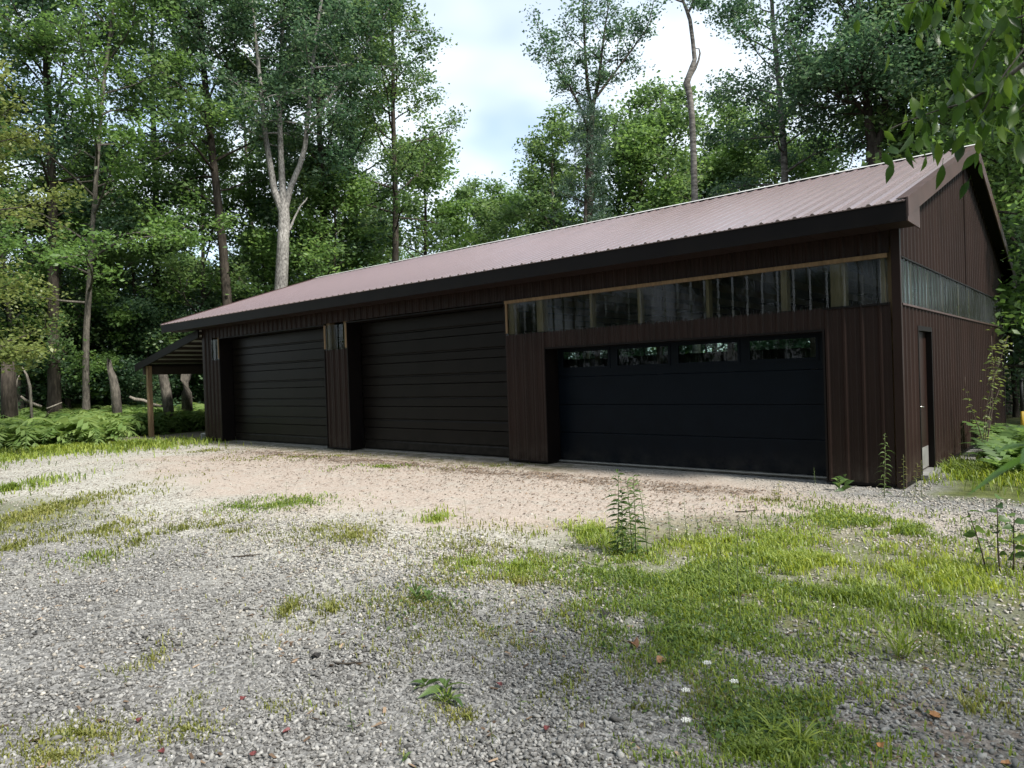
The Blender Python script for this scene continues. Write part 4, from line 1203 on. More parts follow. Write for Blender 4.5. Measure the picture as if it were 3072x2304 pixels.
def vnoise(x, y, s, seed=0):
    """cheap smooth value noise for clumping"""
    r = np.random.default_rng(900 + seed)
    tab = r.random((64, 64))
    u = x / s; v = y / s
    i = np.floor(u).astype(int); j = np.floor(v).astype(int)
    f = u - i; g = v - j; f = f * f * (3 - 2 * f); g = g * g * (3 - 2 * g)
    t = lambda a, b: tab[a % 64, b % 64]
    return (t(i, j) * (1 - f) + t(i + 1, j) * f) * (1 - g) + (t(i, j + 1) * (1 - f) + t(i + 1, j + 1) * f) * g


# patches of grass: column, row, half width, half height, blades, kind, blade height
PATCH = [
    (80, 1560, 190, 90, 5200, 'o', 0.11), (300, 1585, 150, 45, 1700, 'o', 0.10), (40, 1470, 90, 36, 1300, 'g', 0.18), (20, 1650, 70, 40, 1000, 'o', 0.09),
    (830, 1512, 150, 18, 1700, 'g', 0.10), (720, 1518, 60, 8, 420, 'g', 0.06), (1315, 1558, 62, 30, 700, 'g', 0.12), (1060, 1610, 180, 42, 1500, 'o', 0.09), (950, 1590, 160, 50, 600, 'o', 0.09),
    (420, 1625, 70, 42, 700, 'o', 0.10), (540, 1590, 60, 40, 420, 'o', 0.10), (650, 1575, 90, 30, 400, 'o', 0.09),
    (1500, 1640, 220, 60, 1600, 'o', 0.11), (1560, 1700, 120, 40, 1300, 'g', 0.12), (1760, 1605, 110, 36, 1500, 'y', 0.14), (1420, 1690, 90, 30, 500, 'g', 0.10),
    (2150, 1760, 420, 120, 11000, 'g', 0.11), (2480, 1690, 340, 62, 6500, 'y', 0.13), (2740, 1735, 300, 42, 5200, 'y', 0.14), (2060, 1900, 260, 110, 5200, 'g', 0.10), (1820, 1700, 150, 70, 3400, 'g', 0.10),
    (2180, 1625, 380, 34, 3400, 'y', 0.12), (2540, 1800, 260, 60, 2600, 'g', 0.12),
    (2550, 1560, 230, 46, 3600, 'g', 0.11), (2930, 1425, 190, 45, 5200, 'g', 0.20), (2700, 1590, 160, 36, 1200, 'g', 0.11), (2960, 1600, 120, 40, 900, 'g', 0.13),
    (2300, 2160, 330, 120, 3600, 'g', 0.09), (2280, 2250, 260, 60, 3400, 'g', 0.10), (2060, 2080, 180, 80, 1200, 'o', 0.07), (2480, 2060, 160, 70, 1000, 'g', 0.09),
    (1500, 1850, 420, 150, 2600, 'o', 0.07), (1280, 1800, 260, 110, 1300, 'o', 0.07), (1650, 2000, 320, 120, 1300, 'o', 0.06), (1400, 2150, 300, 110, 900, 'o', 0.06),
    (250, 2190, 260, 42, 1500, 'o', 0.05), (170, 2250, 160, 40, 1300, 'o', 0.05), (560, 2180, 180, 60, 500, 'o', 0.05), (800, 2120, 260, 90, 500, 'o', 0.05),
    (860, 1830, 46, 60, 420, 'o', 0.10), (780, 1905, 70, 24, 420, 'o', 0.09), (985, 1835, 70, 46, 520, 'o', 0.09), (1010, 1940, 60, 30, 200, 'o', 0.07),
    (460, 1980, 90, 50, 240, 'o', 0.09), (600, 2080, 110, 40, 200, 'o', 0.06), (250, 1675, 120, 22, 260, 'g', 0.10),
    (1150, 1400, 130, 9, 900, 'g', 0.08), (880, 1372, 240, 9, 1100, 'o', 0.07), (620, 1352, 120, 9, 500, 'o', 0.07), (1450, 1398, 180, 8, 500, 'o', 0.06), (2300, 1500, 120, 14, 260, 'o', 0.08),
    (2840, 1900, 260, 160, 900, 'g', 0.13), (2900, 2120, 220, 120, 350, 'o', 0.10),
    (2050, 1800, 620, 200, 4200, 'g', 0.08), (1550, 1760, 460, 120, 2600, 'o', 0.07), (2350, 2010, 480, 200, 3400, 'g', 0.07), (2760, 1880, 330, 190, 1800, 'g', 0.08), (1900, 2120, 420, 130, 1600, 'o', 0.05), (700, 1600, 420, 60, 900, 'o', 0.07),
    (150, 1352, 330, 16, 4600, 'y', 0.22), (420, 1338, 220, 12, 2600, 'g', 0.24), (-80, 1390, 200, 26, 1800, 'g', 0.18), (0, 1372, 120, 10, 900, 'g', 0.16),
]


def patch_points(p):
    px, py, hw, hh, n, kind, h = p
    c = gpt(px, py)
    a, b_ = gpt(px, py - hh), gpt(px, py + hh)
    ry = np.linalg.norm(a - b_) / 2
    c = (a + b_) / 2 * 0.5 + c * 0.5
    rx = hw * np.dot(c - CAM[:2], FW2) / FPX
    n = int(n * 0.78); m = int(n * 1.9)
    ang_ = rg.uniform(0, 6.283, m); rad = np.abs(rg.normal(0, 0.72, m)); rad = np.minimum(rad, 2.0)
    q = c + np.outer(rad * np.cos(ang_) * rx, RI2) + np.outer(rad * np.sin(ang_) * ry, FW2)
    dist = np.linalg.norm(q - CAM[:2], axis=1)
    nz = vnoise(q[:, 0] + 50, q[:, 1] + 50, 0.22, 1) * 0.55 + vnoise(q[:, 0] + 50, q[:, 1] + 50, 0.7, 2) * 0.45
    keep = rg.random(m) < np.clip((nz - 0.30) * 3.2, 0.06, 1.0)
    inside = (q[:, 0] < 0.06) & (q[:, 1] > -0.06) & (q[:, 0] > WL - 0.05)
    q = q[keep & ~inside][:n]
    return q, np.full(len(q), h * (0.62 if h < 0.15 else 0.85)) * rg.uniform(0.3, 1.3, len(q))


def grass_object(name, kinds, mat, label, tint):
    P, Hh = [], []
    for p in PATCH:
        if p[5] in kinds:
            q, h = patch_points(p); P.append(q); Hh.append(h)
    P = np.concatenate(P); Hh = np.concatenate(Hh); n = len(P)
    dist = np.linalg.norm(P - CAM[:2], axis=1)
    az = rg.uniform(0, 6.283, n); dv = np.stack([np.cos(az), np.sin(az)], 1); sv = np.stack([-dv[:, 1], dv[:, 0]], 1)
    w = (0.0018 + 0.00040 * dist) * rg.uniform(0.7, 1.4, n)
    lean = rg.uniform(0.15, 0.95, n) * Hh
    z = gz(P[:, 0], P[:, 1])
    v = np.empty((n, 5, 3))
    for k, (t, f, ww) in enumerate(((0, 0, 1), (0, 0, -1), (0.6, 0.30, 0.85), (0.6, 0.30, -0.85), (1.0, 1.0, 0))):
        xy = P + dv * (lean * f)[:, None] + sv * (w * ww)[:, None]
        v[:, k, :2] = xy; v[:, k, 2] = z + Hh * t * (1 - 0.25 * f) - (0.004 if t == 0 else 0)
    b_ = np.arange(n)[:, None] * 5
    f = np.concatenate([b_ + np.array([[0, 1, 3]]), b_ + np.array([[0, 3, 2]]), b_ + np.array([[2, 3, 4]])])
    t = np.clip(rg.normal(tint, 0.22, n) + (vnoise(P[:, 0] + 50, P[:, 1] + 50, 0.6, 5) - 0.5) * 0.5, 0, 1)
    o = link(name, fast_mesh(name, v.reshape(-1, 3), f, mat, False, {'tint': np.repeat(t, 5)}))
    tag(o, label, 'grass', None, 'stuff')
    return o


grass_object('grass', 'g', M['grass_green'], 'green grass in loose patches on the gravel yard', 0.45)
grass_object('grass', 'y', M['grass_green'], 'bright yellow green grass in patches of the yard', 0.80)  # same blade material, tinted towards its lighter yellow-green end
grass_object('grass', 'o', M['grass_olive'], 'thin olive grass coming up through the gravel', 0.45)

# low broad leaved weeds among the grass
P = np.concatenate([patch_points((px, py, hw, hh, n_, 'g', 0.05))[0] for (px, py, hw, hh, n_) in ((2150, 1760, 430, 120, 5200), (2060, 1900, 280, 120, 3200), (2300, 2170, 330, 120, 3000), (2550, 1570, 230, 46, 1800), (1820, 1700, 160, 70, 1600), (2930, 1430, 190, 45, 1600), (1350, 1800, 300, 90, 700), (830, 1512, 140, 16, 500))])
cl = np.concatenate([P, gz(P[:, 0], P[:, 1])[:, None] + rg.uniform(0.006, 0.045, len(P))[:, None]], 1)
vq, fq = leaf_quads(cl, rg.uniform(0.012, 0.030, len(cl)), rg, 1.2, 0.0, 0.8)
o = link('clover', fast_mesh('clover', vq, fq, M['weed'], False, {'tint': np.repeat(np.clip(rg.normal(0.5, 0.25, len(cl)), 0, 1), 4)}))
tag(o, 'low broad leaved weeds mixed into the green grass', 'clover', None, 'stuff')

# ---- gravel stones
M['stone'] = leaf_mat('gravel_stone', (0.055, 0.054, 0.052), (0.155, 0.153, 0.147), (0.33, 0.325, 0.31), 0.0, 0.9, 0.2)
for n_ in list(M['stone'].node_tree.nodes):
    if n_.type == 'OUTPUT_MATERIAL':
        M['stone'].node_tree.links.new(M['stone'].node_tree.nodes['Principled BSDF'].outputs[0], n_.inputs['Surface'])
M['stone_pale'] = leaf_mat('pale_stone', (0.15, 0.135, 0.115), (0.30, 0.28, 0.245), (0.46, 0.44, 0.395), 0.0, 0.9, 0.2)
for n_ in list(M['stone_pale'].node_tree.nodes):
    if n_.type == 'OUTPUT_MATERIAL':
        M['stone_pale'].node_tree.links.new(M['stone_pale'].node_tree.nodes['Principled BSDF'].outputs[0], n_.inputs['Surface'])
gphi = (1 + 5 ** 0.5) / 2
ICO_V = unit(np.array([(-1, gphi, 0), (1, gphi, 0), (-1, -gphi, 0), (1, -gphi, 0), (0, -1, gphi), (0, 1, gphi), (0, -1, -gphi), (0, 1, -gphi), (gphi, 0, -1), (gphi, 0, 1), (-gphi, 0, -1), (-gphi, 0, 1)], dtype=float))
ICO_F = np.array([(0, 11, 5), (0, 5, 1), (0, 1, 7), (0, 7, 10), (0, 10, 11), (1, 5, 9), (5, 11, 4), (11, 10, 2), (10, 7, 6), (7, 1, 8), (3, 9, 4), (3, 4, 2), (3, 2, 6), (3, 6, 8), (3, 8, 9), (4, 9, 5), (2, 4, 11), (6, 2, 10), (8, 6, 7), (9, 8, 1)])
OCT_V = np.array([(1, 0, 0), (-1, 0, 0), (0, 1, 0), (0, -1, 0), (0, 0, 1), (0, 0, -1)], dtype=float)
OCT_F = np.array([(0, 2, 4), (2, 1, 4), (1, 3, 4), (3, 0, 4), (2, 0, 5), (1, 2, 5), (3, 1, 5), (0, 3, 5)])


def stones(P, size, base_v, base_f, mat, name, tintmu=0.5, tintsd=0.21, jit=0.22):
    n, k = len(P), len(base_v)
    sc3 = size[:, None] * np.stack([rg.uniform(0.8, 1.45, n), rg.uniform(0.7, 1.1, n), rg.uniform(0.45, 0.8, n)], 1)
    a = rg.uniform(0, 6.283, n); ca, sa = np.cos(a), np.sin(a)
    tx = rg.normal(0, 0.35, n); ty = rg.normal(0, 0.35, n)
    v = base_v[None] * (1 + rg.uniform(-jit, jit, (n, k, 1))) * sc3[:, None]
    v[:, :, 2] += v[:, :, 0] * tx[:, None] + v[:, :, 1] * ty[:, None]
    X = v[:, :, 0] * ca[:, None] - v[:, :, 1] * sa[:, None]; Y = v[:, :, 0] * sa[:, None] + v[:, :, 1] * ca[:, None]
    v[:, :, 0] = X + P[:, 0:1]; v[:, :, 1] = Y + P[:, 1:2]; v[:, :, 2] += (gz(P[:, 0], P[:, 1]) + sc3[:, 2] * rg.uniform(0.1, 0.75, n))[:, None]
    f = (base_f[None] + (np.arange(n) * k)[:, None, None]).reshape(-1, 3)
    t = np.clip(rg.normal(tintmu, tintsd, n), 0, 1)
    return fast_mesh(name, v.reshape(-1, 3), f, mat, True, {'tint': np.repeat(t, k)})


def sector(r0, r1, dens):
    area = 0.80 * (r1 * r1 - r0 * r0); n = int(area * dens)
    r = np.sqrt(rg.uniform(r0 * r0, r1 * r1, n)); a = rg.uniform(-0.80, 0.80, n)
    P = CAM[:2] + r[:, None] * (np.cos(a)[:, None] * FW2 + np.sin(a)[:, None] * RI2)
    ok = ~((P[:, 1] > -0.03) & (P[:, 0] < 0.05)) & (P[:, 0] > -20) & ~((P[:, 1] > -0.3) & (P[:, 0] > 0.3))
    return P[ok]


def sandy(P):
    return ((P[:, 0] + 7.4) / 8.6) ** 2 + ((P[:, 1] + 2.5) / 2.75) ** 2 + (vnoise(P[:, 0] + 50, P[:, 1] + 50, 0.9, 7) - 0.5) * 0.8


near = sector(2.1, 4.5, 3400)
bare = vnoise(near[:, 0] + 50, near[:, 1] + 50, 0.55, 9)
right_soil = np.clip((near - CAM[:2]) @ RI2 / 1.3 - 0.4, 0, 1)
near = near[rg.random(len(near)) > np.clip((bare - 0.35) * 1.6, 0, 0.85) * right_soil]
o = link('gravel', stones(near, rg.lognormal(math.log(0.0086), 0.28, len(near)), ICO_V, ICO_F, M['stone'], 'gravel', 0.60))
tag(o, 'loose grey gravel stones nearest the camera', 'gravel', None, 'stuff')
mid_ = np.concatenate([sector(4.5, 8.0, 1750), sector(8.0, 9.2, 1250), sector(9.2, 10.6, 800), sector(10.6, 12.5, 420)])
sd = sandy(mid_)
keep = rg.random(len(mid_)) < np.clip((sd - 0.60) * 1.1, 0.03, 1)
gr_x = ((mid_[:, 0] - 0.2) / 2.2) ** 2 + ((mid_[:, 1] + 4.6) / 1.6) ** 2
keep &= rg.random(len(mid_)) < np.clip(gr_x * 0.7, 0.25, 1)
mid_, sd = mid_[keep], sd[keep]
pale_p = np.clip((3.0 - sd) / 2.0 + 0.25 * (mid_[:, 0] < -6.5), 0.06, 0.95)
is_pale = rg.random(len(mid_)) < pale_p
o = link('gravel', stones(mid_[~is_pale], rg.lognormal(math.log(0.0102), 0.32, (~is_pale).sum()), OCT_V, OCT_F, M['stone'], 'gravel', 0.60))
tag(o, 'grey gravel further out across the yard', 'gravel', None, 'stuff')
far_ = sector(12.5, 21.0, 190)
far_ = far_[rg.random(len(far_)) < np.clip(sandy(far_) - 0.60, 0.04, 1)]
far_ = np.concatenate([far_, mid_[is_pale]])
o = link('gravel', stones(far_, rg.lognormal(math.log(0.0110), 0.32, len(far_)), OCT_V, OCT_F, M['stone_pale'], 'gravel', 0.5))
tag(o, 'pale limestone gravel in front of the garage doors', 'gravel', None, 'stuff')
# chips and twigs on the sandy patch
chips = np.stack([rg.uniform(-15.5, -1.0, 6500), -0.9 - np.abs(rg.normal(0, 1.7, 6500))], 1)
dripl = np.stack([rg.uniform(-14, -1.5, 3500), rg.normal(-1.25, 0.16, 3500) + 0.25 * np.sin(rg.uniform(-14, -1.5, 3500))], 1)
chips = np.concatenate([chips, dripl]); chips = chips[(chips[:, 1] > -4.8)]
chips = np.concatenate([chips, sector(2.4, 8.0, 26)])
n = len(chips); a = rg.uniform(0, 6.283, n); l = rg.uniform(0.012, 0.055, n); w = rg.uniform(0.003, 0.009, n)
dv = np.stack([np.cos(a), np.sin(a)], 1); sv = np.stack([-dv[:, 1], dv[:, 0]], 1); z = gz(chips[:, 0], chips[:, 1])
v = np.empty((n, 4, 3))
for k, (s1, s2, dz) in enumerate(((-1, -1, 0.004), (1, -1, 0.010), (1, 1, 0.012), (-1, 1, 0.006))):
    v[:, k, :2] = chips + dv * (l * s1 * 0.5)[:, None] + sv * (w * s2)[:, None]; v[:, k, 2] = z + dz + rg.uniform(0, 0.006, n)
M['chip'] = leaf_mat('wood_chip', (0.035, 0.024, 0.016), (0.11, 0.075, 0.05), (0.30, 0.22, 0.15), 0.0, 0.9, 0.1)
o = link('bark_litter', fast_mesh('bark_litter', v.reshape(-1, 3), np.arange(n * 4).reshape(n, 4), M['chip'], False, {'tint': np.repeat(np.clip(rg.normal(0.4, 0.25, n), 0, 1), 4)}))
tag(o, 'brown bark chips and twigs strewn over the sandy strip before the doors', 'litter', None, 'stuff')

# ---- ferns
def frond_mesh(seed, L_=0.7, pairs=11, arch=0.55):
    r = np.random.default_rng(seed)
    V, F, T = [], [], []
    spine = []
    for i in range(pairs + 2):
        t = i / (pairs + 1)
        spine.append(np.array([L_ * (t * 0.80), 0, L_ * (0.78 * t - arch * t * t)]))
    for i in range(1, pairs + 1):
        t = i / (pairs + 1)
        pl = L_ * 0.30 * (1 - t) ** 0.75 * (0.55 + 0.45 * min(1, t * 6)) + 0.02
        c = spine[i]; ax = unit(spine[i + 1] - spine[i - 1])
        for s in (-1, 1):
            d = unit(np.array([ax[0] * 0.45, s * 0.95, ax[2] * 0.45 - 0.18]) + r.normal(size=3) * 0.06)
            wv = ax * pl * 0.20
            b = len(V)
            V += [c, c + d * pl * 0.45 + wv, c + d * pl, c + d * pl * 0.45 - wv]
            F.append((b, b + 1, b + 2, b + 3)); T += [0.66 + r.normal() * 0.12] * 4
    for i in range(len(spine) - 1):
        b = len(V); w = 0.004
        V += [spine[i] + (0, w, 0), spine[i] - (0, w, 0), spine[i + 1] - (0, w * 0.7, 0), spine[i + 1] + (0, w * 0.7, 0)]
        F.append((b, b + 1, b + 2, b + 3)); T += [0.35] * 4
    return np.array(V), np.array(F), np.array(T)


FR = [frond_mesh(40 + i, 0.70 + 0.12 * i, 9, 0.62 + 0.13 * i) for i in range(4)]
fx = []
for _ in range(2600):
    px = rg.uniform(-260, 700); dist = rg.uniform(24.6, 36.5)
    x_, y_ = at(px, dist)
    front = 25.4 + 0.9 * math.sin(px * 0.013) + rg.normal() * 0.8 - (1.0 if px < 60 else 0)
    if dist < front or (x_ > -24.6 and y_ > -1.9) or (px > 385 and dist < 28.5): continue
    fx.append((x_, y_))
fx = np.array(fx)[:1000]
V, F, T = [], [], []; nb = 0
for (x_, y_) in fx:
    g = float(gz(x_, y_)); a0 = rg.uniform(0, 6.28); nf = rg.integers(8, 12); tb = rg.normal(0.05, 0.13); ss = rg.uniform(0.85, 1.9)
    for k in range(nf):
        fv, ff, ft = FR[rg.integers(0, 4)]
        a = a0 + k * 6.283 / nf + rg.normal() * 0.2; ca, sa = math.cos(a), math.sin(a)
        s = ss * rg.uniform(0.8, 1.2)
        V.append(np.stack([x_ + (fv[:, 0] * ca - fv[:, 1] * sa) * s, y_ + (fv[:, 0] * sa + fv[:, 1] * ca) * s, g + (0.02 + 0.16 * ss * (k % 3) / 2) + fv[:, 2] * s * (1.15 + 0.5 * (k % 2))], 1))
        F.append(ff + nb); nb += len(fv); T.append(np.clip(ft + tb + rg.normal() * 0.12, 0, 1))
o = link('ferns', fast_mesh('ferns', np.concatenate(V), np.concatenate(F), M['fern'], False, {'tint': np.concatenate(T)}))
tag(o, 'knee high bed of green ferns at the foot of the wood on the left', 'ferns', None, 'stuff')

frond_me = [fast_mesh('frond', fv, ff, M['fern'], False, {'tint': np.clip(ft - 0.35, 0, 1)}) for (fv, ff, ft) in [frond_mesh(60 + i, 0.8 + 0.12 * i, 14, 0.5) for i in range(3)]]
for i, (px, dist, s, label) in enumerate(((3075, 13.6, 1.35, 'large fern nearest the right edge of the frame beside the gable wall'), (2965, 15.0, 1.2, 'large fern growing against the back half of the gable wall'),
                                   (3015, 16.4, 1.3, 'large fern behind the two others at the back of the gable wall'), (3030, 12.3, 0.9, 'small low fern in front of the large ferns by the gable wall'), (3130, 15.5, 1.4, 'large fern cut by the right edge of the frame'),
                                   (2935, 13.6, 0.75, 'small fern at the foot of the gable wall'))):
    x_, y_ = at(px, dist)
    x_ = max(x_, 0.75)
    e = empty('fern', (x_, y_, float(gz(x_, y_)) - 0.01), 0.5 * i, label, 'fern', 'ferns beside the gable wall')
    for k in range(12):
        link('frond', frond_me[k % 3], e, (0, 0, 0.02), (0, rg.uniform(-0.35, 0.1), k * 0.5236 + rg.normal() * 0.15), (s * rg.uniform(0.75, 1.1),) * 3)

# ---- single weeds
def blade_leaves(spec, mat, fold=0.15):
    """spec: list of (base, direction, length, width, droop, tint) -> one mesh of pointed leaves, six faces each"""
    V, F, T = [], [], []
    for (b0_, d, l, w, dr, ti) in spec:
        b0_ = np.array(b0_, dtype=float); d = unit(np.array(d, dtype=float))
        s = np.cross(d, (0, 0, 1)); s = s / max(np.linalg.norm(s), 1e-6) if np.linalg.norm(s) > 1e-3 else np.array([1.0, 0, 0])
        nrm = np.cross(s, d)
        th = rg.normal() * 0.75
        s, nrm = s * math.cos(th) + nrm * math.sin(th), nrm * math.cos(th) - s * math.sin(th)
        st = len(V)
        for (t, ww) in ((0, 0.12), (0.3, 0.9), (0.6, 0.8), (1.0, 0.03)):
            c = b0_ + d * l * t + np.array([0, 0, -dr * l * t * t])
            V += [c - s * w * ww * 0.5 + nrm * w * fold * ww, c, c + s * w * ww * 0.5 + nrm * w * fold * ww]; T += [ti] * 3
        for i in range(3):
            for j in range(2):
                a = st + i * 3 + j
                F.append((a, a + 1, a + 4, a + 3))
    return fast_mesh('leaves', np.array(V), np.array(F), mat, True, {'tint': np.clip(np.array(T), 0, 1)})


def stalk(h, nleaf, ll, lw, seed, droop=0.5, start=0.08, lean=0.06, elev=0.35, tip_small=0.4):
    r = np.random.default_rng(seed)
    pts = wander((0, 0, -0.02), (r.normal() * lean, r.normal() * lean, 1), h, 8, r, 0.03)
    mb = MB().tube(pts, np.linspace(0.0055, 0.0018, 9) * max(0.6, h / 0.7), 5)
    spec = []; az = r.uniform(0, 6.28)
    for k in range(nleaf):
        t = start + (0.99 - start) * k / max(1, nleaf - 1)
        p, d = along(pts, min(t, 0.999)); az += 2.4 + r.normal() * 0.2
        e = elev + 0.7 * max(0, t - 0.8) * 3 + r.normal() * 0.12
        spec.append((p, (math.cos(az) * math.cos(e), math.sin(az) * math.cos(e), math.sin(e)), ll * r.uniform(0.75, 1.15) * (1 - (1 - tip_small) * max(0, t - 0.7) / 0.3), lw, droop, 0.5 + r.normal() * 0.15 + 0.25 * (t - 0.5)))
    return mb, spec


def weed(name, label, px, py, stalks, cat='weed', group=None, mat='weed', stem='stem', xy=None, **kw):
    g = gpt(px, py) if xy is None else xy
    e = empty(name, (g[0], g[1], float(gz(g[0], g[1]))), 0, label, cat, group)
    for (dx, dy, h, nl, ll, lw, seed) in stalks:
        mb, spec = stalk(h, nl, ll, lw, seed, **kw)
        st = mb.build('stem', M[stem], e, True, (dx, dy, 0))
        if spec: link('leaves', blade_leaves(spec, M[mat]), st)
    return e


weed('leafy_weed', 'tallest clump of leafy weed stalks standing in the middle of the yard', 1885, 1658,
     [(-0.10, -0.02, 0.80, 46, 0.135, 0.024, 1), (0.02, 0.04, 0.72, 42, 0.135, 0.024, 2), (0.08, 0.0, 0.78, 44, 0.135, 0.024, 3), (-0.02, -0.06, 0.60, 36, 0.135, 0.024, 4), (0.16, 0.08, 0.76, 40, 0.09, 0.011, 5), (-0.15, 0.04, 0.45, 28, 0.09, 0.011, 6), (0.04, -0.1, 0.34, 22, 0.09, 0.012, 61), (-0.06, 0.08, 0.30, 22, 0.09, 0.012, 62)], elev=0.22, droop=0.38)
weed('leafy_weed', 'short yellowish stalk just right of the tall leafy stalk clump', 2010, 1610, [(0, 0, 0.42, 20, 0.08, 0.010, 7), (0.03, 0.02, 0.30, 14, 0.07, 0.010, 8)])
weed('leafy_weed', 'slim bushy topped stalk, left of a pair right of the leafy stalk clump', 2062, 1608, [(0, 0, 0.44, 24, 0.06, 0.008, 9)], elev=0.8)
weed('leafy_weed', 'slim bushy topped stalk, right of a pair right of the leafy stalk clump', 2098, 1612, [(0, 0, 0.36, 20, 0.05, 0.008, 10)], elev=0.8)
weed('leafy_weed', 'drooping leafed stalk against the front corner of the garage', 2652, 1490, [(0, 0, 0.82, 36, 0.13, 0.019, 11)], droop=0.75, elev=0.55)
weed('leafy_weed', 'thin pale stalks at the foot of the garage corner', 2712, 1490, [(0, 0, 0.55, 26, 0.07, 0.008, 12), (0.10, 0.05, 0.46, 22, 0.07, 0.008, 13), (0.18, 0.08, 0.50, 20, 0.07, 0.008, 14)], mat='grass_olive')
weed('leafy_weed', 'small feathery topped weed before the right jamb of the wide door', 2447, 1452, [(0, 0, 0.26, 22, 0.05, 0.007, 15)], elev=0.9)
weed('broad_leaf_weed', 'broad leafed weed at the foot of the corner wall panel', 2520, 1470, [(0, 0, 0.16, 6, 0.24, 0.07, 16), (0.05, 0.02, 0.22, 4, 0.22, 0.06, 17)], elev=0.8, droop=0.5)
weed('leafy_weed', 'pale yellow green bushy weed in front of the wide door', 2335, 1500, [(0, 0, 0.28, 20, 0.08, 0.018, 18), (-0.06, 0.03, 0.16, 12, 0.07, 0.018, 19)], mat='grass_olive')
weed('stalk', 'tall thin bare stalk, left of a pair in the green grass', 2158, 1830, [(0, 0, 0.60, 12, 0.05, 0.005, 20)], lean=0.02, start=0.72, elev=0.7)
weed('stalk', 'tall thin bare stalk, right of a pair in the green grass', 2222, 1870, [(0, 0, 0.62, 12, 0.05, 0.005, 21)], lean=0.02, start=0.70, elev=0.7)
weed('stalk', 'dry yellow stalk at the near edge of the sand', 1402, 1570, [(0, 0, 0.32, 10, 0.04, 0.005, 22), (-0.05, 0, 0.24, 6, 0.04, 0.005, 23)], mat='grass_olive', lean=0.03)
weed('stalk', 'thin stalk rising from the small green clump on the sand', 857, 1505, [(0, 0, 0.30, 12, 0.05, 0.008, 24)])
weed('stalk', 'thin leafy stalk in the grass below the tall leafy clump', 1948, 1985, [(0, 0, 0.42, 10, 0.07, 0.010, 25)])
weed('broad_leaf_weed', 'low dark green weed with broad leaves in the near gravel', 1315, 2065, [(-0.10, 0.0, 0.05, 6, 0.16, 0.045, 26), (0.02, 0.03, 0.06, 7, 0.17, 0.05, 27), (0.12, -0.03, 0.05, 6, 0.15, 0.045, 28)], elev=0.5, droop=0.45)
weed('broad_leaf_weed', 'dark leaved rosette in the gravel below the yellow grass', 1250, 1800, [(0, 0, 0.10, 9, 0.17, 0.03, 29), (0.12, 0, 0.08, 8, 0.15, 0.03, 30)], elev=0.9, droop=0.4)
weed('broad_leaf_weed', 'tiny bright seedling in the left foreground gravel', 205, 2190, [(0, 0, 0.03, 5, 0.07, 0.028, 31)], elev=0.6)
weed('broad_leaf_weed', 'small bright seedling at the bottom edge left of centre', 1215, 2275, [(0, 0, 0.05, 7, 0.07, 0.02, 32)], elev=0.8)
weed('grass_tuft', 'tall grass tuft in the gravel at the right', 2690, 1960, [(0, 0, 0.06, 34, 0.30, 0.007, 33), (0.05, 0.02, 0.05, 22, 0.26, 0.007, 34)], elev=1.0, droop=0.35, cat='grass tuft', mat='grass_green', tip_small=1.0, start=0.2)
weed('grass_tuft', 'arching bright grass tuft near the bottom edge', 2400, 2225, [(0, 0, 0.04, 40, 0.24, 0.008, 35), (-0.12, 0.02, 0.04, 26, 0.20, 0.008, 36)], elev=0.75, droop=0.5, cat='grass tuft', mat='grass_green', tip_small=1.0, start=0.2)
weed('grass_tuft', 'upright coarse grass stems right of the tall tuft', 2765, 1955, [(0, 0, 0.30, 10, 0.13, 0.008, 37), (0.05, 0.02, 0.24, 8, 0.12, 0.008, 38)], elev=1.2, cat='grass tuft', mat='grass_olive', tip_small=1.0)
weed('grass_tuft', 'spiky grass tuft beside the low weed', 1335, 2095, [(0, 0, 0.03, 26, 0.15, 0.005, 39)], elev=0.9, droop=0.4, cat='grass tuft', mat='grass_green', tip_small=1.0, start=0.2)
weed('grass_tuft', 'dry stems standing in the right foreground soil', 2820, 1985, [(0, 0, 0.26, 5, 0.10, 0.006, 40), (0.22, -0.1, 0.34, 6, 0.08, 0.006, 41), (0.45, 0.05, 0.30, 5, 0.08, 0.006, 42)], mat='grass_olive', cat='weed', lean=0.12)
weed('stalk', 'pale stem with narrow leaves at the right edge of the near grass', 2560, 2230, [(0, 0, 0.10, 14, 0.10, 0.006, 43)], elev=1.0, mat='grass_green')
# short stems scattered over the gravel, alike
sp_list = [(645, 2010), (1060, 2190), (520, 2160), (930, 2060), (1480, 2240), (1700, 2190), (2130, 1560), (1290, 2185), (380, 2040), (1560, 2120), (1890, 2150), (760, 1990), (1100, 1760), (330, 1700), (2620, 2140), (2740, 2210), (2960, 1960), (2420, 1900)]
for i, (px, py) in enumerate(sorted(sp_list)):
    weed('sprout', 'thin lone sprout in the gravel, ' + ORD[i] + ' from the left', px, py, [(0, 0, rg.uniform(0.09, 0.18), 6, 0.045, 0.007, 300 + i)], cat='sprout', group='lone sprouts in the gravel', mat='grass_olive' if i % 2 else 'weed')

# white flowering yarrow
M['petal'] = surf('white_petal', (0.62, 0.62, 0.58), (0.78, 0.78, 0.74), 30, 0.8)
for i, (px, py, h, lab) in enumerate(((2060, 2150, 0.17, 'lowest'), (2125, 2110, 0.24, 'topmost'), (2205, 2120, 0.16, 'rightmost'), (2060, 2230, 0.14, 'bottom left'))):
    e = weed('white_flower', lab + ' of the white flower heads in the near grass', px, py, [(0, 0, h, 10, 0.07, 0.006, 400 + i)], cat='flower', elev=0.5)
    hd_ = MB()
    for k in range(16):
        a = k * 2.4; r_ = 0.0055 * math.sqrt(k)
        hd_.tube([(r_ * math.cos(a), r_ * math.sin(a), h - 0.006), (r_ * math.cos(a), r_ * math.sin(a), h + 0.002 - r_ * 0.1)], [0.002, 0.0038], 6)
    hd_.build('flower_head', M['petal'], e)

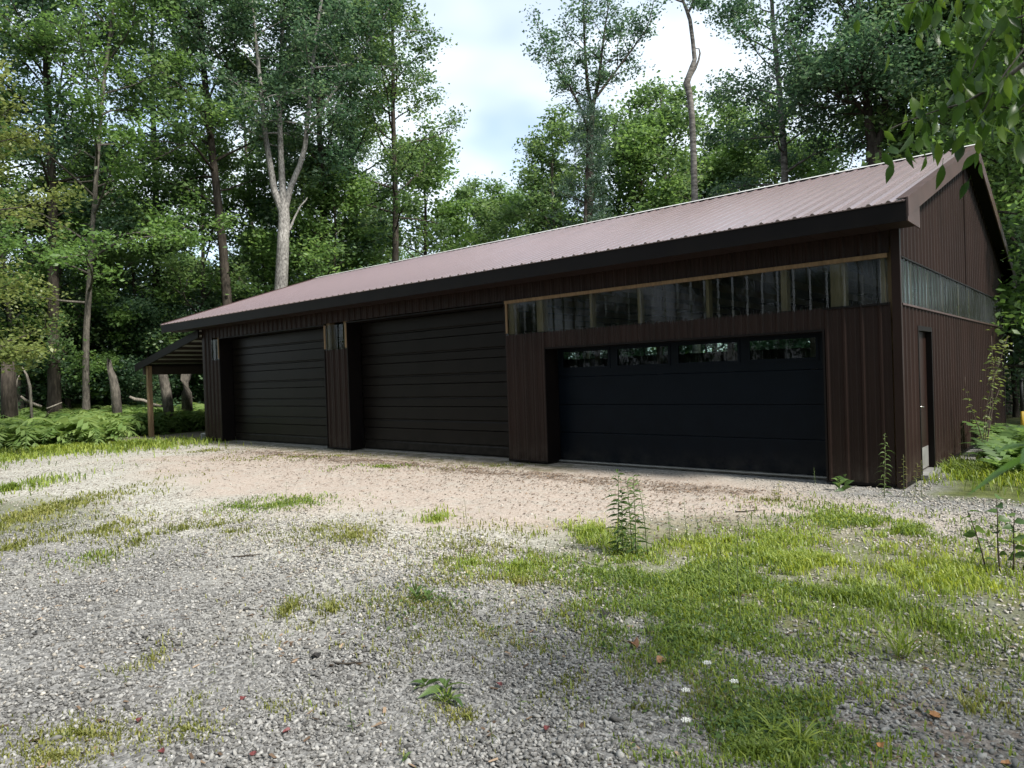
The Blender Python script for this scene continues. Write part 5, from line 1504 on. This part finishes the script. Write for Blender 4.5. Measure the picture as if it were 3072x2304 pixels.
# leafy sapling at the right edge
x_, y_ = gpt(3000, 1712)
e = empty('sapling', (x_, y_, float(gz(x_, y_))), 0, 'young sapling with round leaves on dark stems at the right edge', 'sapling')
for k, (dx, hh, ln) in enumerate(((-0.10, 0.52, -0.25), (0.0, 0.60, 0.0), (0.10, 0.46, 0.1), (0.18, 0.55, 0.18), (0.26, 0.40, 0.2))):
    r = np.random.default_rng(500 + k)
    pts = wander((0, 0, -0.02), (RI2[0] * ln, RI2[1] * ln, 1), hh, 6, r, 0.04)
    st = MB().tube(pts, np.linspace(0.008, 0.003, 7), 6).build('stem', M['dark_stem'], e, True, (RI2[0] * dx, RI2[1] * dx, 0))
    spec = []
    for j in range(9):
        t = 0.25 + 0.74 * j / 8; p, d = along(pts, min(t, 0.999)); a = j * 2.4 + k
        spec.append((p, (math.cos(a), math.sin(a), 0.35), 0.10, 0.075, 0.4, 0.4 + r.normal() * 0.2))
    link('leaves', blade_leaves(spec, M['weed']), st)
# spindly sapling against the gable wall
x_, y_ = 0.50, 3.05
e = empty('sapling', (x_, y_, float(gz(x_, y_))), 0, 'spindly sapling growing against the gable wall beside the entry door', 'sapling')
r = np.random.default_rng(520)
for k, (dy, hh, lx, ly, tuft) in enumerate(((0.0, 1.5, 0.02, -0.30, 0), (0.05, 2.15, 0.05, 0.34, 1), (0.12, 1.75, 0.06, 0.14, 0), (-0.05, 1.0, 0.08, -0.05, 0), (0.2, 1.35, 0.05, 0.3, 1), (0.1, 2.3, 0.06, 0.5, 1))):
    pts = wander((0, 0, -0.02), (lx, ly, 1), hh, 9, r, 0.06)
    st = MB().tube(pts, np.linspace(0.011, 0.003, 10), 6).build('stem', M['dark_stem'], e, True, (0, dy, 0))
    spec = []
    for j in range(46 if tuft else 16):
        t = r.uniform(0.62, 0.999) if tuft else r.uniform(0.2, 0.99)
        p, d = along(pts, t); a = r.uniform(0, 6.28)
        q = p + r.normal(size=3) * (np.array([0.05, 0.16, 0.12]) if tuft else 0.02)
        spec.append((q, (math.cos(a), math.sin(a), r.uniform(-0.2, 0.5)), 0.085, 0.036, 0.4, 0.55 + r.normal() * 0.2))
    link('leaves', blade_leaves(spec, M['leaf_olive']), st)

# ------------------------------------------------------------------ small things about the yard and the wood edge
def block_mesh():
    mb = MB()
    L_, W_, H_, t = 0.39, 0.19, 0.19, 0.032
    mb.box(0, L_, 0, t, 0, H_); mb.box(0, L_, W_ - t, W_, 0, H_)
    for xq in (0, L_ / 2 - t / 2, L_ - t): mb.box(xq, xq + t, t, W_ - t, 0, H_)
    return mb


bl = MB()
# block lying on its side so that its two cores face the yard
L_, W_, H_, t = 0.40, 0.20, 0.20, 0.034
for (xa, xb, za, zb) in ((0, L_, 0, t), (0, L_, H_ - t, H_), (0, t, t, H_ - t), (L_ / 2 - t / 2, L_ / 2 + t / 2, t, H_ - t), (L_ - t, L_, t, H_ - t)):
    bl.box(xa, xb, 0, W_, za, zb)
p = gpt(606, 1314)
o = bl.build('concrete_block', M['block'], None, False, (-20.05, 0.15, float(gz(-20.05, 0.15))))
tag(o, 'hollow grey concrete block on the ground under the lean-to', 'concrete block')

# marker post at the right edge
x_, y_ = at(3064, 21.0)
M['post_black'] = surf('black_plastic', (0.012, 0.012, 0.012), (0.02, 0.02, 0.02), 5, 0.5)
M['post_yellow'] = surf('yellow_plastic', (0.55, 0.36, 0.03), (0.65, 0.44, 0.05), 5, 0.5)
e = empty('marker_post', (x_, y_, float(gz(x_, y_))), 0, 'thin black marker post with a yellow lower end by the right edge', 'post')
MB().tube([(0, 0, -0.05), (0, 0, 0.42)], [0.035, 0.035], 10).build('sleeve', M['post_yellow'], e, True)
MB().tube([(0, 0, 0.422), (0, 0, 1.15)], [0.035, 0.035], 10).build('shaft', M['post_black'], e, True)
MB().tube([(0, 0, 1.152), (0, 0, 1.19)], [0.05, 0.045], 10).build('cap', M['post_black'], e, True)


def dead_piece(name, label, pts, rads, mat='dead_wood', cat='branch', group=None, sides=9, jag=False):
    mb = MB().tube(pts, rads, sides)
    if jag:
        r = random.Random(len(pts))
        top = [tuple(q) for q in mb.v[-sides:]]
        for k in range(sides): mb.v[len(mb.v) - sides + k] = (top[k][0], top[k][1], top[k][2] + r.uniform(-0.35, 0.30))
    o = mb.build(name, M[mat], None, True)
    return tag(o, label, cat, group)


def wp(px, py, dist):
    d = _fw * FPX + _r2 * (px - 1536.0) - _u2 * (py - 1152.0)
    d = d * (dist / math.hypot(d[0], d[1]))
    return (CAM[0] + d[0], CAM[1] + d[1], CAM[2] + d[2])


def gp3(px, dist, dz=0.0):
    x_, y_ = at(px, dist)
    return (x_, y_, float(gz(x_, y_)) + dz)


dead_piece('tree_snag', 'leaning broken grey snag standing between the pale trunk and the lean-to', [gp3(352, 30, -0.1), wp(346, 1170, 30), wp(338, 1130, 30), wp(329, 1092, 30)], [0.19, 0.165, 0.14, 0.10], 'bark_grey', jag=True, cat='snag')
dead_piece('tree_snag', 'pale leaning dead trunk seen under the lean-to beam', [gp3(508, 30, -0.1), wp(500, 1180, 30), wp(490, 1130, 30), wp(484, 1100, 30)], [0.20, 0.185, 0.17, 0.16], 'bark_grey', 'snag')
dead_piece('tree_snag', 'rough dark stub of a trunk at the left edge of the wood', [gp3(26, 30, -0.1), wp(26, 1160, 30), wp(25, 1090, 30)], [0.26, 0.24, 0.22], 'bark_dark', 'snag', jag=True)
dead_piece('tree_snag', 'twisted grey stump seen under the lean-to near the garage corner', [gp3(560, 31.5, -0.1), wp(560, 1180, 30.4), wp(556, 1140, 30.4), wp(562, 1090, 30.4)], [0.24, 0.19, 0.18, 0.17], 'bark_grey', 'snag', jag=True)
dead_piece('fallen_branch', 'bare forked white branch standing up among the ferns at far left', [gp3(50, 30, 0.0), wp(49, 1195, 30), wp(46, 1168, 30), wp(52, 1140, 30), wp(58, 1125, 30)], [0.035, 0.035, 0.03, 0.022, 0.012])
dead_piece('fallen_branch', 'pale dead branch lying over the fern tops at the left', [wp(62, 1188, 30.4), wp(75, 1200, 30.4), wp(95, 1210, 30.5), wp(125, 1220, 30.5)], [0.03, 0.05, 0.06, 0.04])
dead_piece('fallen_branch', 'thin curved dead limb leaning on the thick dark trunk', [gp3(92, 30, 0), wp(90, 1160, 30), wp(80, 1125, 30), wp(66, 1100, 30)], [0.05, 0.05, 0.04, 0.02])
dead_piece('fallen_branch', 'short pale branch lying right of the thick dark trunk', [wp(140, 1226, 30), wp(165, 1216, 30), wp(186, 1207, 30)], [0.03, 0.025, 0.012])
dead_piece('fallen_log', 'weathered log lying behind the lean-to post', [wp(388, 1190, 30), wp(404, 1198, 30), wp(430, 1201, 30), wp(455, 1213, 30), wp(500, 1222, 30.2)], [0.04, 0.07, 0.06, 0.065, 0.03], cat='log')
# brush heap at the foot of the thick trunk
br_ = Branches(); r = np.random.default_rng(66)
for k in range(70):
    c = np.array(gp3(95 + r.normal() * 38, 30.8 + r.normal() * 0.8, 0.0))
    a = r.uniform(0, 6.28)
    br_.tube(wander(c, (math.cos(a) * 0.8, math.sin(a) * 0.8, r.uniform(0.2, 1.2)), r.uniform(0.8, 2.0), 5, r, 0.22, (0, 0, -0.8)), np.linspace(0.022, 0.006, 6), 4)
o = link('brush_pile', br_.mesh('brush_pile', M['bark_dark']))
tag(o, 'tangled heap of dead brush at the foot of the thick dark trunk', 'brush pile')

# sticks and fallen leaves in the yard
def stick(label, px, py, l, a, r0):
    g = gpt(px, py); z = float(gz(g[0], g[1])) + r0 + 0.008
    dv_ = RI2 * math.cos(a) + FW2 * math.sin(a)
    pts = [(g[0] + dv_[0] * l * t, g[1] + dv_[1] * l * t, z + 0.006 * math.sin(5 * t)) for t in (-0.5, -0.2, 0.1, 0.5)]
    return dead_piece('stick', label, pts, [r0, r0 * 0.95, r0 * 0.8, r0 * 0.4], 'bark_dark', 'stick', None, 6)


stick('dark stick lying on the gravel left of centre', 738, 1666, 0.27, 0.12, 0.010)
stick('thin dark twig on the sand before the wide door', 2250, 1537, 0.34, 0.05, 0.008)
stick('short dark twig in the near gravel right of the red leaves', 1060, 1998, 0.20, -0.1, 0.006)
stick('thin twig in the left foreground gravel', 400, 1880, 0.22, 0.25, 0.004)
M['leaf_brown'] = surf('dry_brown_leaf', (0.16, 0.075, 0.035), (0.30, 0.16, 0.08), 14, 0.7)
M['leaf_red'] = surf('dark_red_leaf', (0.08, 0.016, 0.016), (0.15, 0.034, 0.032), 14, 0.6)
M['leaf_orange'] = surf('orange_leaf', (0.26, 0.12, 0.04), (0.36, 0.18, 0.07), 14, 0.6)
M['leaf_black'] = surf('wet_black_leaf', (0.012, 0.010, 0.009), (0.03, 0.025, 0.02), 14, 0.5)


def fallen(label, px, py, size, mat, group=None, curl=0.5, seed=0):
    r = random.Random(seed); g = gpt(px, py); z = float(gz(g[0], g[1]))
    n = 9; outline = []
    for k in range(n):
        a = 2 * math.pi * k / n
        rad = size * (0.55 + 0.45 * abs(math.cos(a * 1.5))) * r.uniform(0.8, 1.1)
        outline.append((rad * math.cos(a), rad * 0.7 * math.sin(a), 0.018 + curl * rad * abs(math.sin(a)) * r.uniform(0.4, 1.0)))
    mb = MB(); mb.v = [(0, 0, 0.012)] + outline; mb.f = [(0, k + 1, (k + 1) % n + 1) for k in range(n)]
    me_ = mb.mesh('fallen_leaf', M[mat])
    o = link('fallen_leaf', me_, None, (g[0], g[1], z), (0, 0, r.uniform(0, 6.28)))
    sol = o.modifiers.new('thickness', 'SOLIDIFY'); sol.thickness = 0.0015
    return tag(o, label, 'leaf', group)


fallen('large curled brown leaf in the near grass', 1902, 1932, 0.055, 'leaf_brown', None, 0.9, 1)
fallen('orange leaf lying in the right foreground', 2800, 2150, 0.04, 'leaf_orange', None, 0.4, 2)
fallen('wet black leaf on the gravel left of centre', 947, 1977, 0.04, 'leaf_black', None, 0.7, 3)
fallen('pale yellow leaf near the bottom right', 2640, 2240, 0.03, 'leaf_orange', None, 0.4, 4)
fallen('brown crumpled leaf right of the large curled one', 1985, 1975, 0.05, 'leaf_brown', None, 0.8, 5)
fallen('dark clump of dead leaves in the middle gravel', 1820, 1855, 0.06, 'leaf_black', None, 0.9, 6)
fallen('bright orange leaf at the bottom right corner', 3020, 2290, 0.025, 'leaf_orange', None, 0.6, 7)
for i, (px, py) in enumerate(((416, 2152), (484, 2242), (728, 2092), (760, 2265), (862, 2200), (1640, 2190), (1500, 2055))):
    fallen('small dark red leaf lying on the grey gravel', px, py, 0.024, 'leaf_red', 'small red leaves on the gravel', 0.5, 20 + i)

# ------------------------------------------------------------------ bough reaching in at the upper right
tx_, ty_ = 7.2, -7.0
ov = empty('overhanging_tree', (tx_, ty_, float(gz(tx_, ty_))), 0, 'tree at the right whose leafy boughs hang into the upper right corner', 'tree')
tb = np.array([tx_, ty_, float(gz(tx_, ty_))])
ov_meshes = grow(301, 8.5, 0.15, 3.4, 1.9, 3000, 0.10, ('bark_grey', 'bough_leaf'), n_prim=26, up=0.35, tint=(0.5, 0.2), sig=0.24, wob=0.02)
link('trunk', ov_meshes[0], ov)
link('crown', ov_meshes[1], ov)


def leaf_part(seed, L_=0.092, W_=0.040):
    r = np.random.default_rng(seed)
    V, F, T = [], [], []
    bend = r.uniform(0.1, 0.35); cup = r.uniform(0.10, 0.35)
    rows = ((0.0, 0.06), (0.16, 0.62), (0.36, 1.0), (0.58, 0.92), (0.78, 0.52), (1.0, 0.02))
    for (t, ww) in rows:
        c = np.array([0, -bend * L_ * t * t, -L_ * t])
        h = W_ * 0.5 * ww
        V += [c + (-h, cup * h, 0.0), c, c + (h, cup * h, 0.0)]; T += [0.5 + r.normal() * 0.03] * 3
    for i in range(len(rows) - 1):
        for j in range(2):
            a = i * 3 + j; F.append((a, a + 1, a + 4, a + 3))
    # stalk
    b = len(V); V += [np.array([-0.0012, 0, 0.022]), np.array([0.0012, 0, 0.022]), np.array([0.0012, 0, 0]), np.array([-0.0012, 0, 0])]; T += [0.3] * 4
    F.append((b, b + 1, b + 2, b + 3))
    return np.array(V), np.array(F), np.array(T)


LM = []
for i in range(9):
    fv, ff, ft = leaf_part(700 + i, 0.082 + 0.004 * (i % 3), 0.034 + 0.003 * (i % 4))
    LM.append(fast_mesh('leaf', fv, ff, M['bough_leaf'], True, {'tint': np.clip(ft + (-0.25, -0.1, 0.0, 0.1, 0.3, -0.2, 0.05, 0.2, -0.3)[i], 0, 1)}))
rl = np.random.default_rng(71)
boughs = [  # column, row, distance along each bough, leaves
    ([(3500, -450, 3.7), (3250, -220, 3.4), (3060, -90, 3.3), (2900, -20, 3.2), (2790, 0, 3.2), (2690, 15, 3.2)], 74),
    ([(3500, -330, 3.6), (3280, -90, 3.3), (3120, 30, 3.2), (2990, 75, 3.1), (2930, 175, 3.1), (2890, 275, 3.1)], 62),
    ([(3400, -30, 3.4), (3200, 45, 3.2), (3080, 135, 3.1), (3010, 225, 3.0), (2960, 315, 3.0), (2935, 365, 3.0)], 52),
    ([(3120, 155, 3.0), (2990, 255, 3.0), (2890, 310, 3.0), (2800, 335, 3.0), (2720, 365, 3.0), (2670, 387, 3.0)], 40),
    ([(3450, 30, 3.2), (3250, 145, 2.9), (3130, 255, 2.8), (3060, 325, 2.8), (3020, 365, 2.8)], 30),
    ([(3460, -450, 3.9), (3200, -330, 3.6), (3000, -190, 3.5), (2860, -110, 3.5), (2720, -90, 3.5)], 42),
]
for (pl, nl_) in boughs:
    pts = np.array([wp(*q) for q in pl]) - tb
    root_pt = np.array([0.0, 0.0, 2.0 + pts[0][2] * 0.40])
    mid_pt = root_pt * 0.45 + pts[0] * 0.55 + np.array([0, 0, 0.25])
    allp = np.concatenate([[root_pt, mid_pt], pts])
    fine_p = np.array([along(allp, t)[0] for t in np.linspace(0, 0.9999, 24)])
    bb = Branches(); bb.tube(fine_p, 0.0022 + 0.022 * np.linspace(1, 0, 24) ** 3, 6)
    bo = link('branch', bb.mesh('branch', M['bark_grey']), ov)
    for k in range(nl_):
        t = 0.50 + 0.499 * ((k + rl.random()) / nl_) ** 0.8
        p_, d_ = along(allp, t)
        p_ = p_ + rl.normal(size=3) * np.array([0.06, 0.06, 0.06]) + np.array([0, 0, -0.03])
        lf = link('leaf', LM[rl.integers(0, 9)], bo, tuple(p_), (rl.normal() * 0.35, rl.normal() * 0.35, rl.uniform(0, 6.28)), (rl.uniform(0.65, 0.98),) * 3)
# out of focus leaves close by at the right edge
sx_, sy_ = at(3330, 1.35)
e = empty('sapling', (sx_, sy_, float(gz(sx_, sy_))), 0, 'blurred close leaves of a sapling at the right edge, level with the garage base', 'sapling')
sb = np.array([sx_, sy_, float(gz(sx_, sy_))])
q0 = np.array(wp(3250, 1330, 1.3)) - sb
MB().tube([(0, 0, -0.05), (0.01, 0, q0[2] * 0.5), tuple(q0), tuple(q0 + np.array([0, 0, 0.25]))], [0.009, 0.008, 0.006, 0.003], 8).build('stem', M['stem'], e, True)
for k, (a, b_, w_) in enumerate((((3110, 1350, 1.25), (2900, 1470, 1.12), 0.014), ((3090, 1335, 1.25), (2990, 1348, 1.2), 0.022), ((3150, 1330, 1.2), (3062, 1380, 1.1), 0.032), ((3200, 1300, 1.3), (3120, 1250, 1.2), 0.045))):
    p0 = np.array(wp(*a)) - sb; p1 = np.array(wp(*b_)) - sb
    me_ = blade_leaves([(p0, p1 - p0, np.linalg.norm(p1 - p0), w_, 0.05, 0.6 - 0.1 * k), (q0, p0 - q0, np.linalg.norm(p0 - q0), 0.004, 0.0, 0.3)], M['bough_leaf'])
    link('leaf', me_, e)
